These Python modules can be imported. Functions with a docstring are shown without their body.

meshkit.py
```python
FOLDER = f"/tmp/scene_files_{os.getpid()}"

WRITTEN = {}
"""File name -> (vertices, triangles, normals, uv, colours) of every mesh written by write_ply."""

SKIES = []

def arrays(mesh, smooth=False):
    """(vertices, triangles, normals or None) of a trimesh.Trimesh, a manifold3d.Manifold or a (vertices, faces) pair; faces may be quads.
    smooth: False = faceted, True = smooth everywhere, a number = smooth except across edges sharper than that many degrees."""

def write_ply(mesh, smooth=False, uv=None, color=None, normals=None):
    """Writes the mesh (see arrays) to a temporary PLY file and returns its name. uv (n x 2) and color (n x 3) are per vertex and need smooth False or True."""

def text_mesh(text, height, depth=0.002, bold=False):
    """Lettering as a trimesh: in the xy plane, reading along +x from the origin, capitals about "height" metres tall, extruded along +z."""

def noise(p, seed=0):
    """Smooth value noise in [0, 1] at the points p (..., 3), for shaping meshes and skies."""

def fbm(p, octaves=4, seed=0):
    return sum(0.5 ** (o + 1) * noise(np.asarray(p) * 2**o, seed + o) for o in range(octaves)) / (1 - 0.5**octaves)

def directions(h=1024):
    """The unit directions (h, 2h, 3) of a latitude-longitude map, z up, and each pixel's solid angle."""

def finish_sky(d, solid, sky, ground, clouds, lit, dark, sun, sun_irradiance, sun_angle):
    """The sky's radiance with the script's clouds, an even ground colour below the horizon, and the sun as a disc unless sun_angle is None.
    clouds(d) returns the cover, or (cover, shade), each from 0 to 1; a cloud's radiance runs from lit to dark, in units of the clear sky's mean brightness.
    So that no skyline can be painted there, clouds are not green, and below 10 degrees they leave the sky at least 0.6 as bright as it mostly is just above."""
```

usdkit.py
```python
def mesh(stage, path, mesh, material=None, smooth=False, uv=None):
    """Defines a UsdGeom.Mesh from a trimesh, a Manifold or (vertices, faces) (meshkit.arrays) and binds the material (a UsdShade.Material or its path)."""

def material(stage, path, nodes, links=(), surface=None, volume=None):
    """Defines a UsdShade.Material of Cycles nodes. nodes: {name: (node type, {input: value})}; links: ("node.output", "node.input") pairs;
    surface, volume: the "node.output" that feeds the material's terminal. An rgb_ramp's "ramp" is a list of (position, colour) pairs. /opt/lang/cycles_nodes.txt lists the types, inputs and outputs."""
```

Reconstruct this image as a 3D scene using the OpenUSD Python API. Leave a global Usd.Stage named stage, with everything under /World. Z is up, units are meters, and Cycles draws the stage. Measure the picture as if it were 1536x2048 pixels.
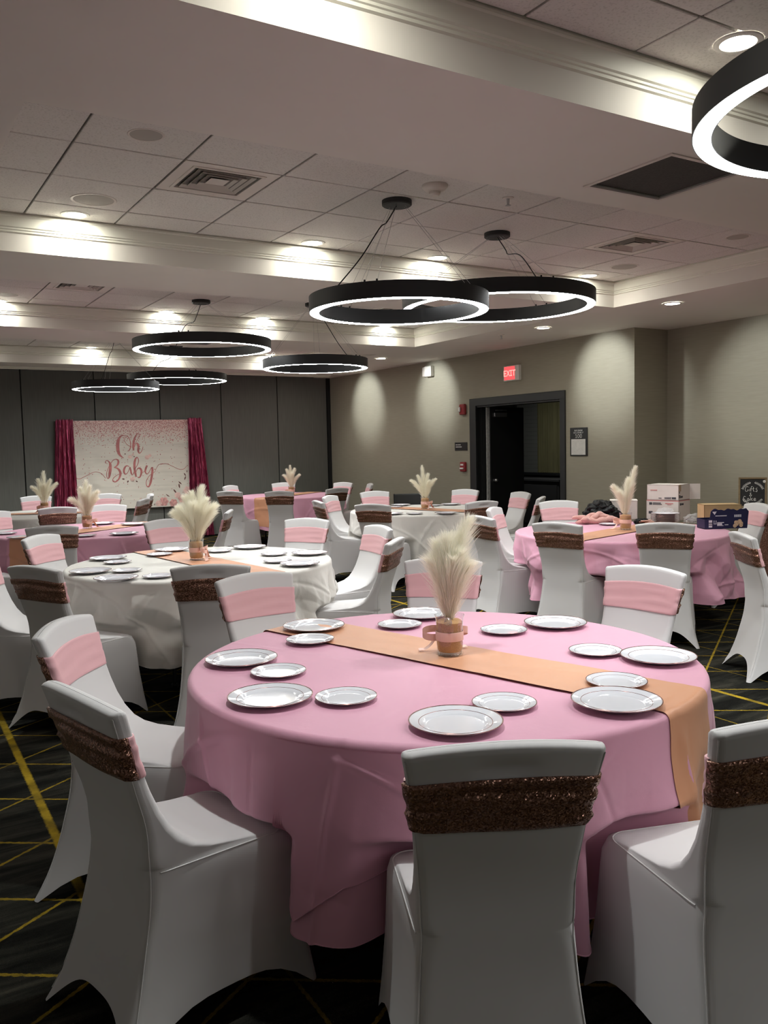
import math, random
import numpy as np
import trimesh
import manifold3d as m3
import meshkit, usdkit
from scipy.ndimage import gaussian_filter, map_coordinates
from pxr import Usd, UsdGeom, UsdLux, UsdShade, Gf, Sdf, Vt

stage = Usd.Stage.CreateInMemory()
UsdGeom.SetStageUpAxis(stage, UsdGeom.Tokens.z)
UsdGeom.SetStageMetersPerUnit(stage, 1.0)
UsdGeom.Xform.Define(stage, '/World')
random.seed(7)
rng = np.random.default_rng(7)
PI = math.pi

# ------------------------------------------------------------------ camera, exposure, light levels
EYE = (0.0, 0.0, 1.54)
YAW, PITCH, ROLL = 0.5496, 0.0768, -0.0211
FPX = 1709.0
EXPOSURE = 1.45
SPOT = 980.0            # radiance of the downlights' narrow beams
BEAM = 700.0            # radiance of the soffit lamps that wash the wall
RING = 11.0              # radiance of the ring lamps' diffusers
WARM = (0.945, 1.0, 1.01)
f_ = np.array([math.sin(YAW) * math.cos(PITCH), math.cos(YAW) * math.cos(PITCH), -math.sin(PITCH)])
r_ = np.array([math.cos(YAW), -math.sin(YAW), 0.0])
u_ = np.cross(r_, f_)
cr_, sr_ = math.cos(ROLL), math.sin(ROLL)
right, up = cr_ * r_ + sr_ * u_, -sr_ * r_ + cr_ * u_
cam = UsdGeom.Camera.Define(stage, '/World/camera')
cam.AddTransformOp().Set(Gf.Matrix4d(*right, 0, *up, 0, *(-f_), 0, *EYE, 1))
cam.CreateHorizontalApertureAttr(36.0)
cam.CreateVerticalApertureAttr(48.0)
cam.CreateFocalLengthAttr(36.0 * FPX / 1536.0)
cam.CreateFStopAttr(0.0)
cam.CreateExposureAttr(EXPOSURE)
cam.CreateClippingRangeAttr(Gf.Vec2f(0.05, 100.0))
SIDE = np.array([math.cos(YAW), -math.sin(YAW)])      # horizontal direction across the room, used to turn objects

# ------------------------------------------------------------------ prim helpers
used = {}


def numbered(parent, name):
    k = (parent, name)
    n = used.get(k, -1) + 1
    used[k] = n
    return name if n == 0 else f'{name}_{n:03d}'


def tag(p, label=None, cat=None, group=None, kind=None):
    for k, v in (('label', label), ('category', cat), ('group', group), ('kind', kind)):
        if v:
            p.SetCustomDataByKey(k, v)
    return p


def thing(name, label, cat, loc=(0, 0, 0), rz=0.0, group=None, kind=None):
    x = UsdGeom.Xform.Define(stage, '/World/' + numbered('/World', name))
    x.AddTranslateOp().Set(Gf.Vec3d(*map(float, loc)))
    x.AddRotateZOp().Set(float(rz))
    return tag(x.GetPrim(), label, cat, group, kind)


def path_of(parent):
    return '/World' if parent is None else str(parent.GetPath())


def part(name, mesh, mat, parent=None, smooth=False, label=None, kind=None):
    pp = path_of(parent)
    if isinstance(mesh, list):
        mesh = trimesh.util.concatenate([as_tm(m) for m in mesh])
    m = usdkit.mesh(stage, pp + '/' + numbered(pp, name), mesh, mat, smooth=smooth)
    return tag(m.GetPrim(), label, None, None, kind)


def copy_of(src, loc, rz, label, group=None):
    was = src.GetCustomData()
    t = thing(src.GetName().rstrip('0123456789').rstrip('_'), label, was['category'], loc, rz, group or was.get('group'))
    t.GetReferences().AddInternalReference(src.GetPath())
    t.SetInstanceable(True)
    return t


# ------------------------------------------------------------------ mesh helpers
def as_tm(m):
    if isinstance(m, trimesh.Trimesh):
        return m
    v, f, _ = meshkit.arrays(m)
    return trimesh.Trimesh(v, f, process=False)


def box(c, s, rz=0.0, bev=0.0):
    if bev > 0:
        pts = []
        h = np.array(s) / 2
        for sx in (-1, 1):
            for sy in (-1, 1):
                for sz in (-1, 1):
                    q = h * (sx, sy, sz)
                    for k in range(3):
                        p = q - bev * np.array((sx, sy, sz))
                        p[k] = q[k]
                        pts.append(p)
        m = trimesh.convex.convex_hull(np.array(pts))
    else:
        m = trimesh.creation.box(s)
    if rz:
        m.apply_transform(trimesh.transformations.rotation_matrix(math.radians(rz), [0, 0, 1]))
    m.apply_translation(c)
    return m


def box2(a, b, bev=0.0):
    a, b = np.array(a, float), np.array(b, float)
    return box((a + b) / 2, np.abs(b - a), 0, bev)


def grid(P, close_u=False):
    """quads of an array of points (rows, cols, 3)"""
    n, m = P.shape[:2]
    v = P.reshape(-1, 3)
    i, j = np.meshgrid(np.arange(n - 1), np.arange(m if close_u else m - 1), indexing='ij')
    j2 = (j + 1) % m
    q = np.stack([i * m + j, i * m + j2, (i + 1) * m + j2, (i + 1) * m + j], -1).reshape(-1, 4)
    f = np.vstack([q[:, [0, 1, 2]], q[:, [0, 2, 3]]])
    return trimesh.Trimesh(v, f, process=False)


def lathe(prof, n=48):
    prof = np.array(prof, float)
    a = np.arange(n) * 2 * PI / n
    P = np.stack([prof[:, None, 0] * np.cos(a), prof[:, None, 0] * np.sin(a), np.repeat(prof[:, 1:2], n, 1)], -1)
    return grid(P, True)


def tube(pts, r, sides=8, closed=False):
    p = np.asarray(pts, float)
    r = np.broadcast_to(r, (len(p),))
    t = (np.roll(p, -1, 0) - np.roll(p, 1, 0)) if closed else np.gradient(p, axis=0)
    t = t / (np.linalg.norm(t, axis=1, keepdims=True) + 1e-12)
    ref = np.where(np.abs(t[:, 2:]) < 0.9, [0, 0, 1.0], [1.0, 0, 0])
    a = np.cross(t, ref)
    a /= np.linalg.norm(a, axis=1, keepdims=True) + 1e-12
    b = np.cross(t, a)
    w = np.arange(sides) * 2 * PI / sides
    P = p[:, None] + r[:, None, None] * (np.cos(w)[None, :, None] * a[:, None] + np.sin(w)[None, :, None] * b[:, None])
    if closed:
        P = np.concatenate([P, P[:1]], 0)
    return grid(P, True)


def disc(c, r, n=32, z=0.0, up=True):
    a = np.arange(n) * 2 * PI / n
    v = np.vstack([[c[0], c[1], z], np.c_[c[0] + r * np.cos(a), c[1] + r * np.sin(a), np.full(n, z)]])
    k = np.arange(n)
    f = np.c_[np.zeros(n, int), 1 + k, 1 + (k + 1) % n]
    return trimesh.Trimesh(v, f if up else f[:, ::-1], process=False)


def place(m, loc=(0, 0, 0), R=None):
    m = as_tm(m).copy()
    if R is not None:
        M = np.eye(4)
        M[:3, :3] = R
        m.apply_transform(M)
    m.apply_translation(loc)
    return m


def rotz(deg):
    a = math.radians(deg)
    return np.array([[math.cos(a), -math.sin(a), 0], [math.sin(a), math.cos(a), 0], [0, 0, 1]])


def sm(a, b, x):
    t = np.clip((x - a) / (b - a), 0, 1)
    return t * t * (3 - 2 * t)


def spline(pts, n):
    """Catmull-Rom through the points (any number of columns)"""
    p = np.asarray(pts, float)
    q = np.vstack([2 * p[0] - p[1], p, 2 * p[-1] - p[-2]])
    out = []
    for k in np.linspace(0, len(p) - 1 - 1e-9, n):
        i = int(k)
        t = k - i
        a, b, c, d = q[i:i + 4]
        out.append(0.5 * ((2 * b) + (c - a) * t + (2 * a - 5 * b + 4 * c - d) * t * t + (3 * b - a - 3 * c + d) * t ** 3))
    return np.array(out)


# ------------------------------------------------------------------ materials
MATS = {}


def M(name, color, rough=0.5, var=None, bump=None, emit=None, **kw):
    """principled material; var = (scale, amount) tints by noise, bump = (scale, strength, distance)"""
    nodes = {'p': ('principled_bsdf', {'base_color': color, 'roughness': rough, **kw})}
    links = []
    if emit:
        nodes['p'][1]['emission_color'] = emit[0]
        nodes['p'][1]['emission_strength'] = emit[1]
    if var or bump:
        nodes['c'] = ('texture_coordinate', {})
    if var:
        s = var[0]
        nodes['m'] = ('mapping', {'scale': s if np.ndim(s) else (s, s, s)})
        nodes['n'] = ('noise_texture', {'scale': 1.0, 'detail': 4.0, 'roughness': 0.6})
        a = var[1]
        nodes['r'] = ('rgb_ramp', {'ramp': [(0.25, tuple(np.clip(np.array(color) * (1 - a), 0, 1))), (0.75, tuple(np.clip(np.array(color) * (1 + a), 0, 1)))]})
        links += [('c.object', 'm.vector'), ('m.vector', 'n.vector'), ('n.fac', 'r.fac'), ('r.color', 'p.base_color')]
    if bump:
        s = bump[0]
        nodes['bm'] = ('mapping', {'scale': s if np.ndim(s) else (s, s, s)})
        nodes['bn'] = ('noise_texture', {'scale': 1.0, 'detail': 3.0})
        nodes['b'] = ('bump', {'strength': bump[1], 'distance': bump[2]})
        links += [('c.object', 'bm.vector'), ('bm.vector', 'bn.vector'), ('bn.fac', 'b.height'), ('b.normal', 'p.normal')]
    MATS[name] = usdkit.material(stage, '/World/Looks/' + name, nodes, links, surface='p.BSDF')
    return MATS[name]


def emission(name, color, strength):
    MATS[name] = usdkit.material(stage, '/World/Looks/' + name, {'e': ('emission', {'color': color, 'strength': strength})}, [], surface='e.emission')
    return MATS[name]


UsdGeom.Scope.Define(stage, '/World/Looks')
m_drywall = M('drywall', (0.69, 0.655, 0.60), 0.7, var=(1.5, 0.03), bump=(60.0, 0.05, 0.002))
m_crown = M('crown_paint', (0.70, 0.685, 0.60), 0.5)
m_grid = M('ceiling_grid', (0.13, 0.115, 0.10), 0.6)
m_wall_plain = M('plain_wall_paint', (0.34, 0.34, 0.33), 0.7)
m_wall = M('woven_wallcovering', (0.315, 0.292, 0.225), 0.75, var=((5.0, 5.0, 60.0), 0.06), bump=((60.0, 60.0, 500.0), 0.25, 0.002))
m_partition = M('partition_fabric', (0.130, 0.131, 0.116), 0.8, var=((40.0, 40.0, 3.0), 0.10), bump=(300.0, 0.15, 0.001))
m_dark = M('dark_gap', (0.006, 0.006, 0.006), 0.8)
m_black = M('black_metal', (0.013, 0.014, 0.015), 0.6, bump=(200.0, 0.05, 0.001))
m_doorframe = M('charcoal_paint', (0.013, 0.014, 0.0145), 0.5)
m_doorleaf = M('door_black', (0.010, 0.010, 0.010), 0.5)
m_seal = M('weather_seal', (0.42, 0.42, 0.40), 0.6, var=((40.0, 40.0, 25.0), 0.35))
m_steel = M('brushed_steel', (0.55, 0.55, 0.55), 0.3, metallic=0.9)
m_white_plastic = M('white_plastic', (0.72, 0.70, 0.65), 0.4)
m_vent = M('vent_paint', (0.62, 0.57, 0.52), 0.45)
m_speaker = M('speaker_mesh', (0.40, 0.37, 0.33), 0.7, bump=(900.0, 0.6, 0.002))
m_red = M('red_plastic', (0.28, 0.02, 0.025), 0.35)
m_clear_white = M('strobe_lens', (0.8, 0.78, 0.76), 0.15)
m_sign = M('sign_black', (0.018, 0.018, 0.019), 0.35)
m_signtext = M('sign_text', (0.62, 0.62, 0.60), 0.5)
m_paper = M('paper', (0.62, 0.61, 0.58), 0.7, var=(25.0, 0.10))
m_curtain_olive = M('olive_curtain', (0.15, 0.14, 0.062), 0.85, var=((8.0, 8.0, 2.0), 0.15))
m_blind = M('grey_blind', (0.17, 0.175, 0.155), 0.7)
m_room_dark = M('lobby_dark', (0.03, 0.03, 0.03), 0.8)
m_diffuser = emission('lamp_lens', (1.0, 0.985, 0.875), 60.0)
m_ring = emission('ring_diffuser', (0.97, 0.98, 0.98), RING)
m_exit = emission('exit_red', (1.0, 0.075, 0.08), 0.62)
m_exit_letter = emission('exit_letter', (1.0, 0.22, 0.19), .95)


def tile_material():
    n = {'c': ('texture_coordinate', {}), 'n': ('noise_texture', {'scale': 90.0, 'detail': 3.0}), 'r': ('rgb_ramp', {'ramp': [(0.0, (0.42, 0.39, 0.36)), (0.40, (0.60, 0.57, 0.535)), (0.46, (0.66, 0.63, 0.595)), (1.0, (0.68, 0.65, 0.61))]}),
         'b': ('bump', {'strength': 0.5, 'distance': 0.003}), 'p': ('principled_bsdf', {'roughness': 0.85})}
    return usdkit.material(stage, '/World/Looks/mineral_tile', n, [('c.object', 'n.vector'), ('n.fac', 'r.fac'), ('r.color', 'p.base_color'), ('n.fac', 'b.height'), ('b.normal', 'p.normal')], surface='p.BSDF')


m_tile = tile_material()


def carpet_material():
    n = {'g': ('geometry', {}), 'dn': ('noise_texture', {'scale': 60.0, 'detail': 2.0}), 'p': ('principled_bsdf', {'roughness': 0.95, 'specular_ior_level': 0.1})}
    L = [('g.position', 'dn.vector')]
    masks = []
    fam = [(89, 0.4244, 0.106, 0.006, 0.45), (32, 0.42, 0.18, 0.0065, 0.8), (145, 0.42, 0.17, 0.0065, 0.8), (89, 3.82, 0.53, 0.017, 1.0)]
    for i, (ang, per, ph, hw, amt) in enumerate(fam):
        a = math.radians(ang)
        nx, ny = (-math.sin(a), math.cos(a))
        if ang == 89:
            nx, ny = -nx, -ny
        n[f'd{i}'] = ('vector_math', {'math_type': 'dot_product', 'vector2': (nx, ny, 0)})
        n[f'j{i}'] = ('math', {'math_type': 'multiply_add', 'value2': 0.012, 'value3': -0.006 - ph + per / 2})
        n[f'a{i}'] = ('math', {'math_type': 'add'})
        n[f's{i}'] = ('math', {'math_type': 'floored_modulo', 'value2': per})
        n[f't{i}'] = ('math', {'math_type': 'subtract', 'value2': per / 2})
        n[f'u{i}'] = ('math', {'math_type': 'absolute'})
        n[f'v{i}'] = ('map_range', {'from_min': hw * 0.75, 'from_max': hw * 1.25, 'to_min': amt, 'to_max': 0.0, 'clamp': True})
        L += [('g.position', f'd{i}.vector1'), ('dn.fac', f'j{i}.value1'), (f'd{i}.value', f'a{i}.value1'), (f'j{i}.value', f'a{i}.value2'), (f'a{i}.value', f's{i}.value1'),
              (f's{i}.value', f't{i}.value1'), (f't{i}.value', f'u{i}.value1'), (f'u{i}.value', f'v{i}.value')]
        masks.append(f'v{i}.result')
    prev = masks[0]
    for i, mk in enumerate(masks[1:]):
        n[f'x{i}'] = ('math', {'math_type': 'maximum'})
        L += [(prev, f'x{i}.value1'), (mk, f'x{i}.value2')]
        prev = f'x{i}.value'
    # pile breaks up the lines; streaks of charcoal and dark grey run across the room
    n['wn'] = ('noise_texture', {'scale': 9.0, 'detail': 3.0})
    n['wr'] = ('map_range', {'from_min': 0.3, 'from_max': 0.62, 'to_min': 0.35, 'to_max': 1.0, 'clamp': True})
    n['wm'] = ('math', {'math_type': 'multiply'})
    n['mp'] = ('mapping', {'rotation': (0, 0, math.radians(38)), 'scale': (1.1, 8.0, 1.0)})
    n['sn'] = ('noise_texture', {'scale': 1.0, 'detail': 5.0, 'roughness': 0.65, 'distortion': 0.4})
    n['sr'] = ('rgb_ramp', {'ramp': [(0.38, (0.005, 0.005, 0.004)), (0.48, (0.014, 0.014, 0.011)), (0.57, (0.030, 0.029, 0.022)), (0.70, (0.070, 0.065, 0.048))]})
    n['mx'] = ('mix_color', {'b': (0.50, 0.34, 0.025)})
    n['fn'] = ('noise_texture', {'scale': 420.0, 'detail': 2.0})
    n['b'] = ('bump', {'strength': 0.8, 'distance': 0.006})
    L += [('g.position', 'wn.vector'), ('wn.fac', 'wr.value'), ('wr.result', 'wm.value1'), (prev, 'wm.value2'), ('g.position', 'mp.vector'), ('mp.vector', 'sn.vector'), ('sn.fac', 'sr.fac'),
          ('sr.color', 'mx.a'), ('wm.value', 'mx.fac'), ('mx.result', 'p.base_color'), ('g.position', 'fn.vector'), ('fn.fac', 'b.height'), ('b.normal', 'p.normal')]
    return usdkit.material(stage, '/World/Looks/patterned_carpet', n, L, surface='p.BSDF')


m_carpet = carpet_material()


def cloth_material(name, color, sheen=0.25, rough=0.55, weave=900.0, bs=0.06, translucent=0.0):
    n = {'c': ('texture_coordinate', {}), 'n': ('noise_texture', {'scale': weave, 'detail': 1.0}), 'w': ('noise_texture', {'scale': 14.0, 'detail': 4.0, 'roughness': 0.55}),
         's': ('math', {'math_type': 'multiply_add', 'value2': 0.10}), 'b': ('bump', {'strength': bs * 5, 'distance': 0.004}),
         'p': ('principled_bsdf', {'base_color': color, 'roughness': rough, 'sheen_weight': sheen, 'sheen_roughness': 0.4, 'specular_ior_level': 0.3})}
    L = [('c.object', 'n.vector'), ('c.object', 'w.vector'), ('n.fac', 's.value1'), ('w.fac', 's.value3'), ('s.value', 'b.height'), ('b.normal', 'p.normal')]
    out = 'p.BSDF'
    if translucent:
        n['t'] = ('translucent_bsdf', {'color': color})
        n['mx'] = ('mix_closure', {'fac': translucent})
        L += [('p.BSDF', 'mx.closure1'), ('t.BSDF', 'mx.closure2')]
        out = 'mx.closure'
    return usdkit.material(stage, '/World/Looks/' + name, n, L, surface=out)


m_pink_cloth = cloth_material('pink_tablecloth', (0.74, 0.38, 0.505), translucent=0.08)
m_white_cloth = cloth_material('white_tablecloth', (0.76, 0.74, 0.69), translucent=0.08)
m_peach = cloth_material('peach_satin', (0.62, 0.305, 0.175), sheen=0.15, rough=0.38, bs=0.05)
m_spandex = cloth_material('white_spandex', (0.66, 0.65, 0.65), sheen=0.15, rough=0.6, weave=1200.0, bs=0.012)
m_seam = cloth_material('spandex_seam', (0.74, 0.73, 0.72), bs=0.02)
m_pink_sash = cloth_material('pink_sash', (0.80, 0.46, 0.49), sheen=0.2, rough=0.5, bs=0.04)
m_ribbon = cloth_material('blush_ribbon', (0.80, 0.52, 0.45), sheen=0.1, rough=0.35, bs=0.02)


def sequin_material(name, c1, c2, scale, rough=0.28, tilt=0.95, tall=1.0):
    n = {'c': ('texture_coordinate', {}), 'mp': ('mapping', {'scale': (1, 1, tall)}), 'v': ('voronoi_texture', {'scale': scale, 'feature': 'f1'}), 'k': ('vector_math', {'math_type': 'subtract', 'vector2': (0.5, 0.5, 0.5)}),
         's': ('vector_math', {'math_type': 'scale', 'scale': tilt}), 'g': ('geometry', {}), 'a': ('vector_math', {'math_type': 'add'}), 'nn': ('vector_math', {'math_type': 'normalize'}),
         'sep': ('separate_color', {}), 'r': ('rgb_ramp', {'ramp': [(0.0, c1), (1.0, c2)]}), 'p': ('principled_bsdf', {'roughness': rough, 'metallic': 0.75})}
    L = [('c.object', 'mp.vector'), ('mp.vector', 'v.vector'), ('v.color', 'k.vector1'), ('k.vector', 's.vector1'), ('s.vector', 'a.vector1'), ('g.normal', 'a.vector2'), ('a.vector', 'nn.vector1'), ('nn.vector', 'p.normal'),
         ('v.color', 'sep.color'), ('sep.r', 'r.fac'), ('r.color', 'p.base_color')]
    return usdkit.material(stage, '/World/Looks/' + name, n, L, surface='p.BSDF')


m_sequin = sequin_material('brown_sequins', (0.15, 0.068, 0.050), (0.50, 0.28, 0.205), 300.0, .26, .75)
m_tinsel = sequin_material('pink_foil', (0.22, 0.030, 0.075), (0.50, 0.10, 0.18), 70.0, 0.3, .45, .12)
m_plate = M('plate_plastic', (0.74, 0.75, 0.80), 0.08, coat_weight=0.5)
m_plate_line = M('rose_gold_line', (0.22, 0.10, 0.085), 0.25, metallic=0.8)
m_sand = M('amber_sand', (0.54, 0.31, 0.13), 0.8, var=(300.0, 0.25), bump=(500.0, 0.5, 0.002))
m_stem = M('dry_stem', (0.36, 0.30, 0.14), 0.7)
m_tablewood = M('table_laminate', (0.30, 0.22, 0.15), 0.5)
m_tableleg = M('table_leg_metal', (0.03, 0.03, 0.032), 0.35, metallic=0.5)


def glass_material():
    n = {'lw': ('layer_weight', {'blend': .5}), 'pw': ('math', {'math_type': 'power', 'value2': 3.0}), 'f': ('math', {'math_type': 'multiply_add', 'value2': .55, 'value3': .04}), 't': ('transparent_bsdf', {'color': (0.96, 0.965, 0.96)}), 'g': ('glossy_bsdf', {'roughness': 0.03, 'color': (1, 1, 1)}), 'm': ('mix_closure', {})}
    return usdkit.material(stage, '/World/Looks/clear_glass', n, [('lw.facing', 'pw.value1'), ('pw.value', 'f.value1'), ('f.value', 'm.fac'), ('t.BSDF', 'm.closure1'), ('g.BSDF', 'm.closure2')], surface='m.closure')


m_glass = glass_material()
m_crystal = M('crystal', (0.95, 0.95, 0.97), 0.02, transmission_weight=0.9, ior=1.6)


def plume_material(name, c):
    n = {'p': ('diffuse_bsdf', {'color': c}), 't': ('translucent_bsdf', {'color': c}), 'm': ('mix_closure', {'fac': 0.5}), 'c': ('transparent_bsdf', {}), 'm2': ('mix_closure', {'fac': 0.52})}
    return usdkit.material(stage, '/World/Looks/' + name, n, [('p.BSDF', 'm.closure1'), ('t.BSDF', 'm.closure2'), ('m.closure', 'm2.closure1'), ('c.BSDF', 'm2.closure2')], surface='m2.closure')


m_plume = plume_material('cream_pampas', (0.97, 0.945, 0.83))

# ------------------------------------------------------------------ the room
H1, H2 = 2.86, 3.105                      # soffit and tray heights
XW, XR, XL = 7.8, 8.367, -0.75            # right wall, its recess, left wall
YJ, YB, YN = 7.057, 14.65, -4.8            # jog of the right wall, folding partition, wall behind the camera
TX0, TX1 = 0.61, 6.46                     # the trays' ends
TRAYS = [(-3.62, -1.03), (-0.05, 2.535), (3.52, 6.11), (7.08, 9.665), (10.65, 13.42)]
GRILLES = [(3.56, 3.025), (3.56, 10.17)]
ST = 'structure'


def struct(name, mesh, mat, smooth=False, parent=None):
    return part(name, mesh, mat, parent, smooth, None, ST if parent is None else None)


def sgroup(name, label=None):
    x = UsdGeom.Xform.Define(stage, '/World/' + name).GetPrim()
    return tag(x, label, None, None, ST)


struct('floor', box2((XL - .1, YN - .1, -0.06), (11.2, 15.0, 0)), m_carpet)
struct('wall_left', box2((XL - .12, YN, 0), (XL, 14.9, 3.3)), m_wall_plain)
struct('wall_rear', box2((XL - .12, YN - .12, 0), (XR + .12, YN, 3.3)), m_wall_plain)
D0, D1, DH = 8.245, 10.115, 2.11          # doorway
struct('wall_right', [box2((XW, YJ, 0), (XW + .16, D0, 3.0)), box2((XW, D1, 0), (XW + .16, 14.9, 3.0)), box2((XW, D0, DH), (XW + .16, D1, 3.0))], m_wall)
struct('wall_right_return', box2((XW + .16, YJ, 0), (XR + .12, YJ + .12, 3.0)), m_wall)
struct('wall_right_recess', box2((XR, YN, 0), (XR + .12, YJ, 3.0)), m_wall)
struct('baseboard_right', [box2((XW - .012, YJ, 0), (XW, D0 - .05, .10)), box2((XW - .012, D1 + .1, 0), (XW, YB, .10)), box2((XR - .012, YN, 0), (XR, YJ - .012, .10)), box2((XW - .012, YJ - .012, 0), (XR, YJ, .10))], m_doorframe)

# ceiling: drywall soffits with four tile trays
ceil = sgroup('ceiling')
slab = m3.Manifold.cube((XR + .12 - XL + .12, 14.08 - YN + .12, .44)).translate((XL - .12, YN - .12, H1))
for y0, y1 in TRAYS:
    slab -= m3.Manifold.cube((TX1 - TX0, y1 - y0, .36)).translate((TX0, y0, H1 - .01))
for gx, gy in GRILLES:
    slab -= m3.Manifold.cube((.54, .54, .2)).translate((gx - .27, gy - .27, H1 - .01))
part('soffit', slab, m_drywall, ceil)
part('soffit', box2((XW - .33, 14.08, H1), (XW, 14.75, H1 + .1)), m_drywall, ceil)
PROF = [(0.0, 2.978), (.010, 2.984), (.010, 2.996), (.016, 3.0), (.016, 3.010), (.024, 3.016), (.034, 3.075), (.040, 3.082), (.040, 3.092), (.034, 3.1), (.034, 3.12)]
for y0, y1 in TRAYS:
    rows = []
    for d, z in PROF:
        rows.append([(TX0 + d, y0 + d, z), (TX1 - d, y0 + d, z), (TX1 - d, y1 - d, z), (TX0 + d, y1 - d, z)])
    part('crown_moulding', grid(np.array(rows), True), m_crown, ceil)
TS, TXO, TYO = 0.582, 1.0165, 4.588
VENTS = {(1, 1, 1): 1, (1, 7, 1): 1, (2, 1, 1): 1, (2, 7, 1): 1}      # (tray, tile column, tile row)


def tile_span(o, k, lo, hi):
    return max(lo + .03, o + TS * k), min(hi - .03, o + TS * (k + 1))


for ti, (y0, y1) in enumerate(TRAYS, -1):
    yo = TYO + 3.57 * (ti - 1)
    if ti < 0:      # behind the camera: one plain tile field
        part('ceiling_tile', box2((TX0, y0, H2), (TX1, y1, H2 + .014)), m_tile, ceil)
        continue
    for i in range(-1, 11):
        xa, xb = tile_span(TXO, i, TX0, TX1)
        if xb - xa < .05:
            continue
        for j in range(-3, 5):
            ya, yb = tile_span(yo, j, y0, y1)
            if yb - ya < .05 or (ti, i, j + 1) in VENTS:
                continue
            part('ceiling_tile', box2((xa + .006, ya + .006, H2 - .001 - .0015 * rng.random()), (xb - .006, yb - .006, H2 + .014), .003), m_tile, ceil)
    bars = [box2((TX0, y0, H2 + .010), (TX1, y1, H2 + .020))]
    part('ceiling_grid', bars, m_grid, ceil)
# dark line cover of the drywall edge before the partition pocket
struct('trim_1', [box2((XL, 14.06, H1 - .035), (XW - .3, 14.10, H1 + .02), .004), box2((XL, 14.02, H1 - .014), (XW - .3, 14.06, H1 + .005), .004)], m_crown)

# folding partition at the far end
pb = sgroup('wall_back')
SEAMS = [7.735, 6.70, 5.60, 4.49, 3.394, 2.264, 1.15, .03, -.75]
for a, b in zip(SEAMS[1:], SEAMS[:-1]):
    part('partition_panel', box2((a + .008, YB, .02), (b - .008, YB + .08, 3.1), .004), m_partition, pb)
part('panel_seal', box2((XL, YB + .03, 0), (7.735, YB + .10, 3.1)), m_dark, pb)
part('closing_jamb', box2((7.735, YB - .03, 0), (7.8, YB + .1, 3.1)), m_dark, pb)
part('track_header', [box2((XL, YB - .03, H1 + .16), (XW, YB + .15, 3.3)), box2((XL, 14.10, H1 + .16), (7.44, YB + .1, 3.3))], m_dark, pb)

# doorway with its lobby behind
door = sgroup('door_1')
CW = .095
fr = [box2((XW - .022, D0 - .045, 0), (XW + .01, D0 + .05, DH), .004), box2((XW - .022, D1 - .05, 0), (XW + .01, D1 + .10, DH), .004), box2((XW - .022, D0 - .045, DH - .01), (XW + .01, D1 + .10, DH + .10), .004),
      box2((XW, D0, 0), (XW + .2, D0 + .03, DH)), box2((XW, D1 - .03, 0), (XW + .2, D1, DH)), box2((XW, D0, DH - .03), (XW + .2, D1, DH)), box2((XW + .09, D1 - .055, 0), (XW + .14, D1 - .03, DH))]
part('door_frame', fr, m_doorframe, door)
leaf = part('door_leaf', box2((XW + .21, D1 - .10, .01), (XW + .86, D1 - .055, DH - .03), .003), m_doorleaf, door)
part('edge_seal', box2((XW + .165, D1 - .085, .01), (XW + .212, D1 - .056, DH - .03)), m_seal, leaf)
part('door_closer', [box2((XW + .26, D1 - .15, 1.94), (XW + .50, D1 - .10, 2.0), .006), box2((XW + .30, D1 - .135, 2.03), (XW + .50, D1 - .11, 2.045))], m_steel, leaf)
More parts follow.
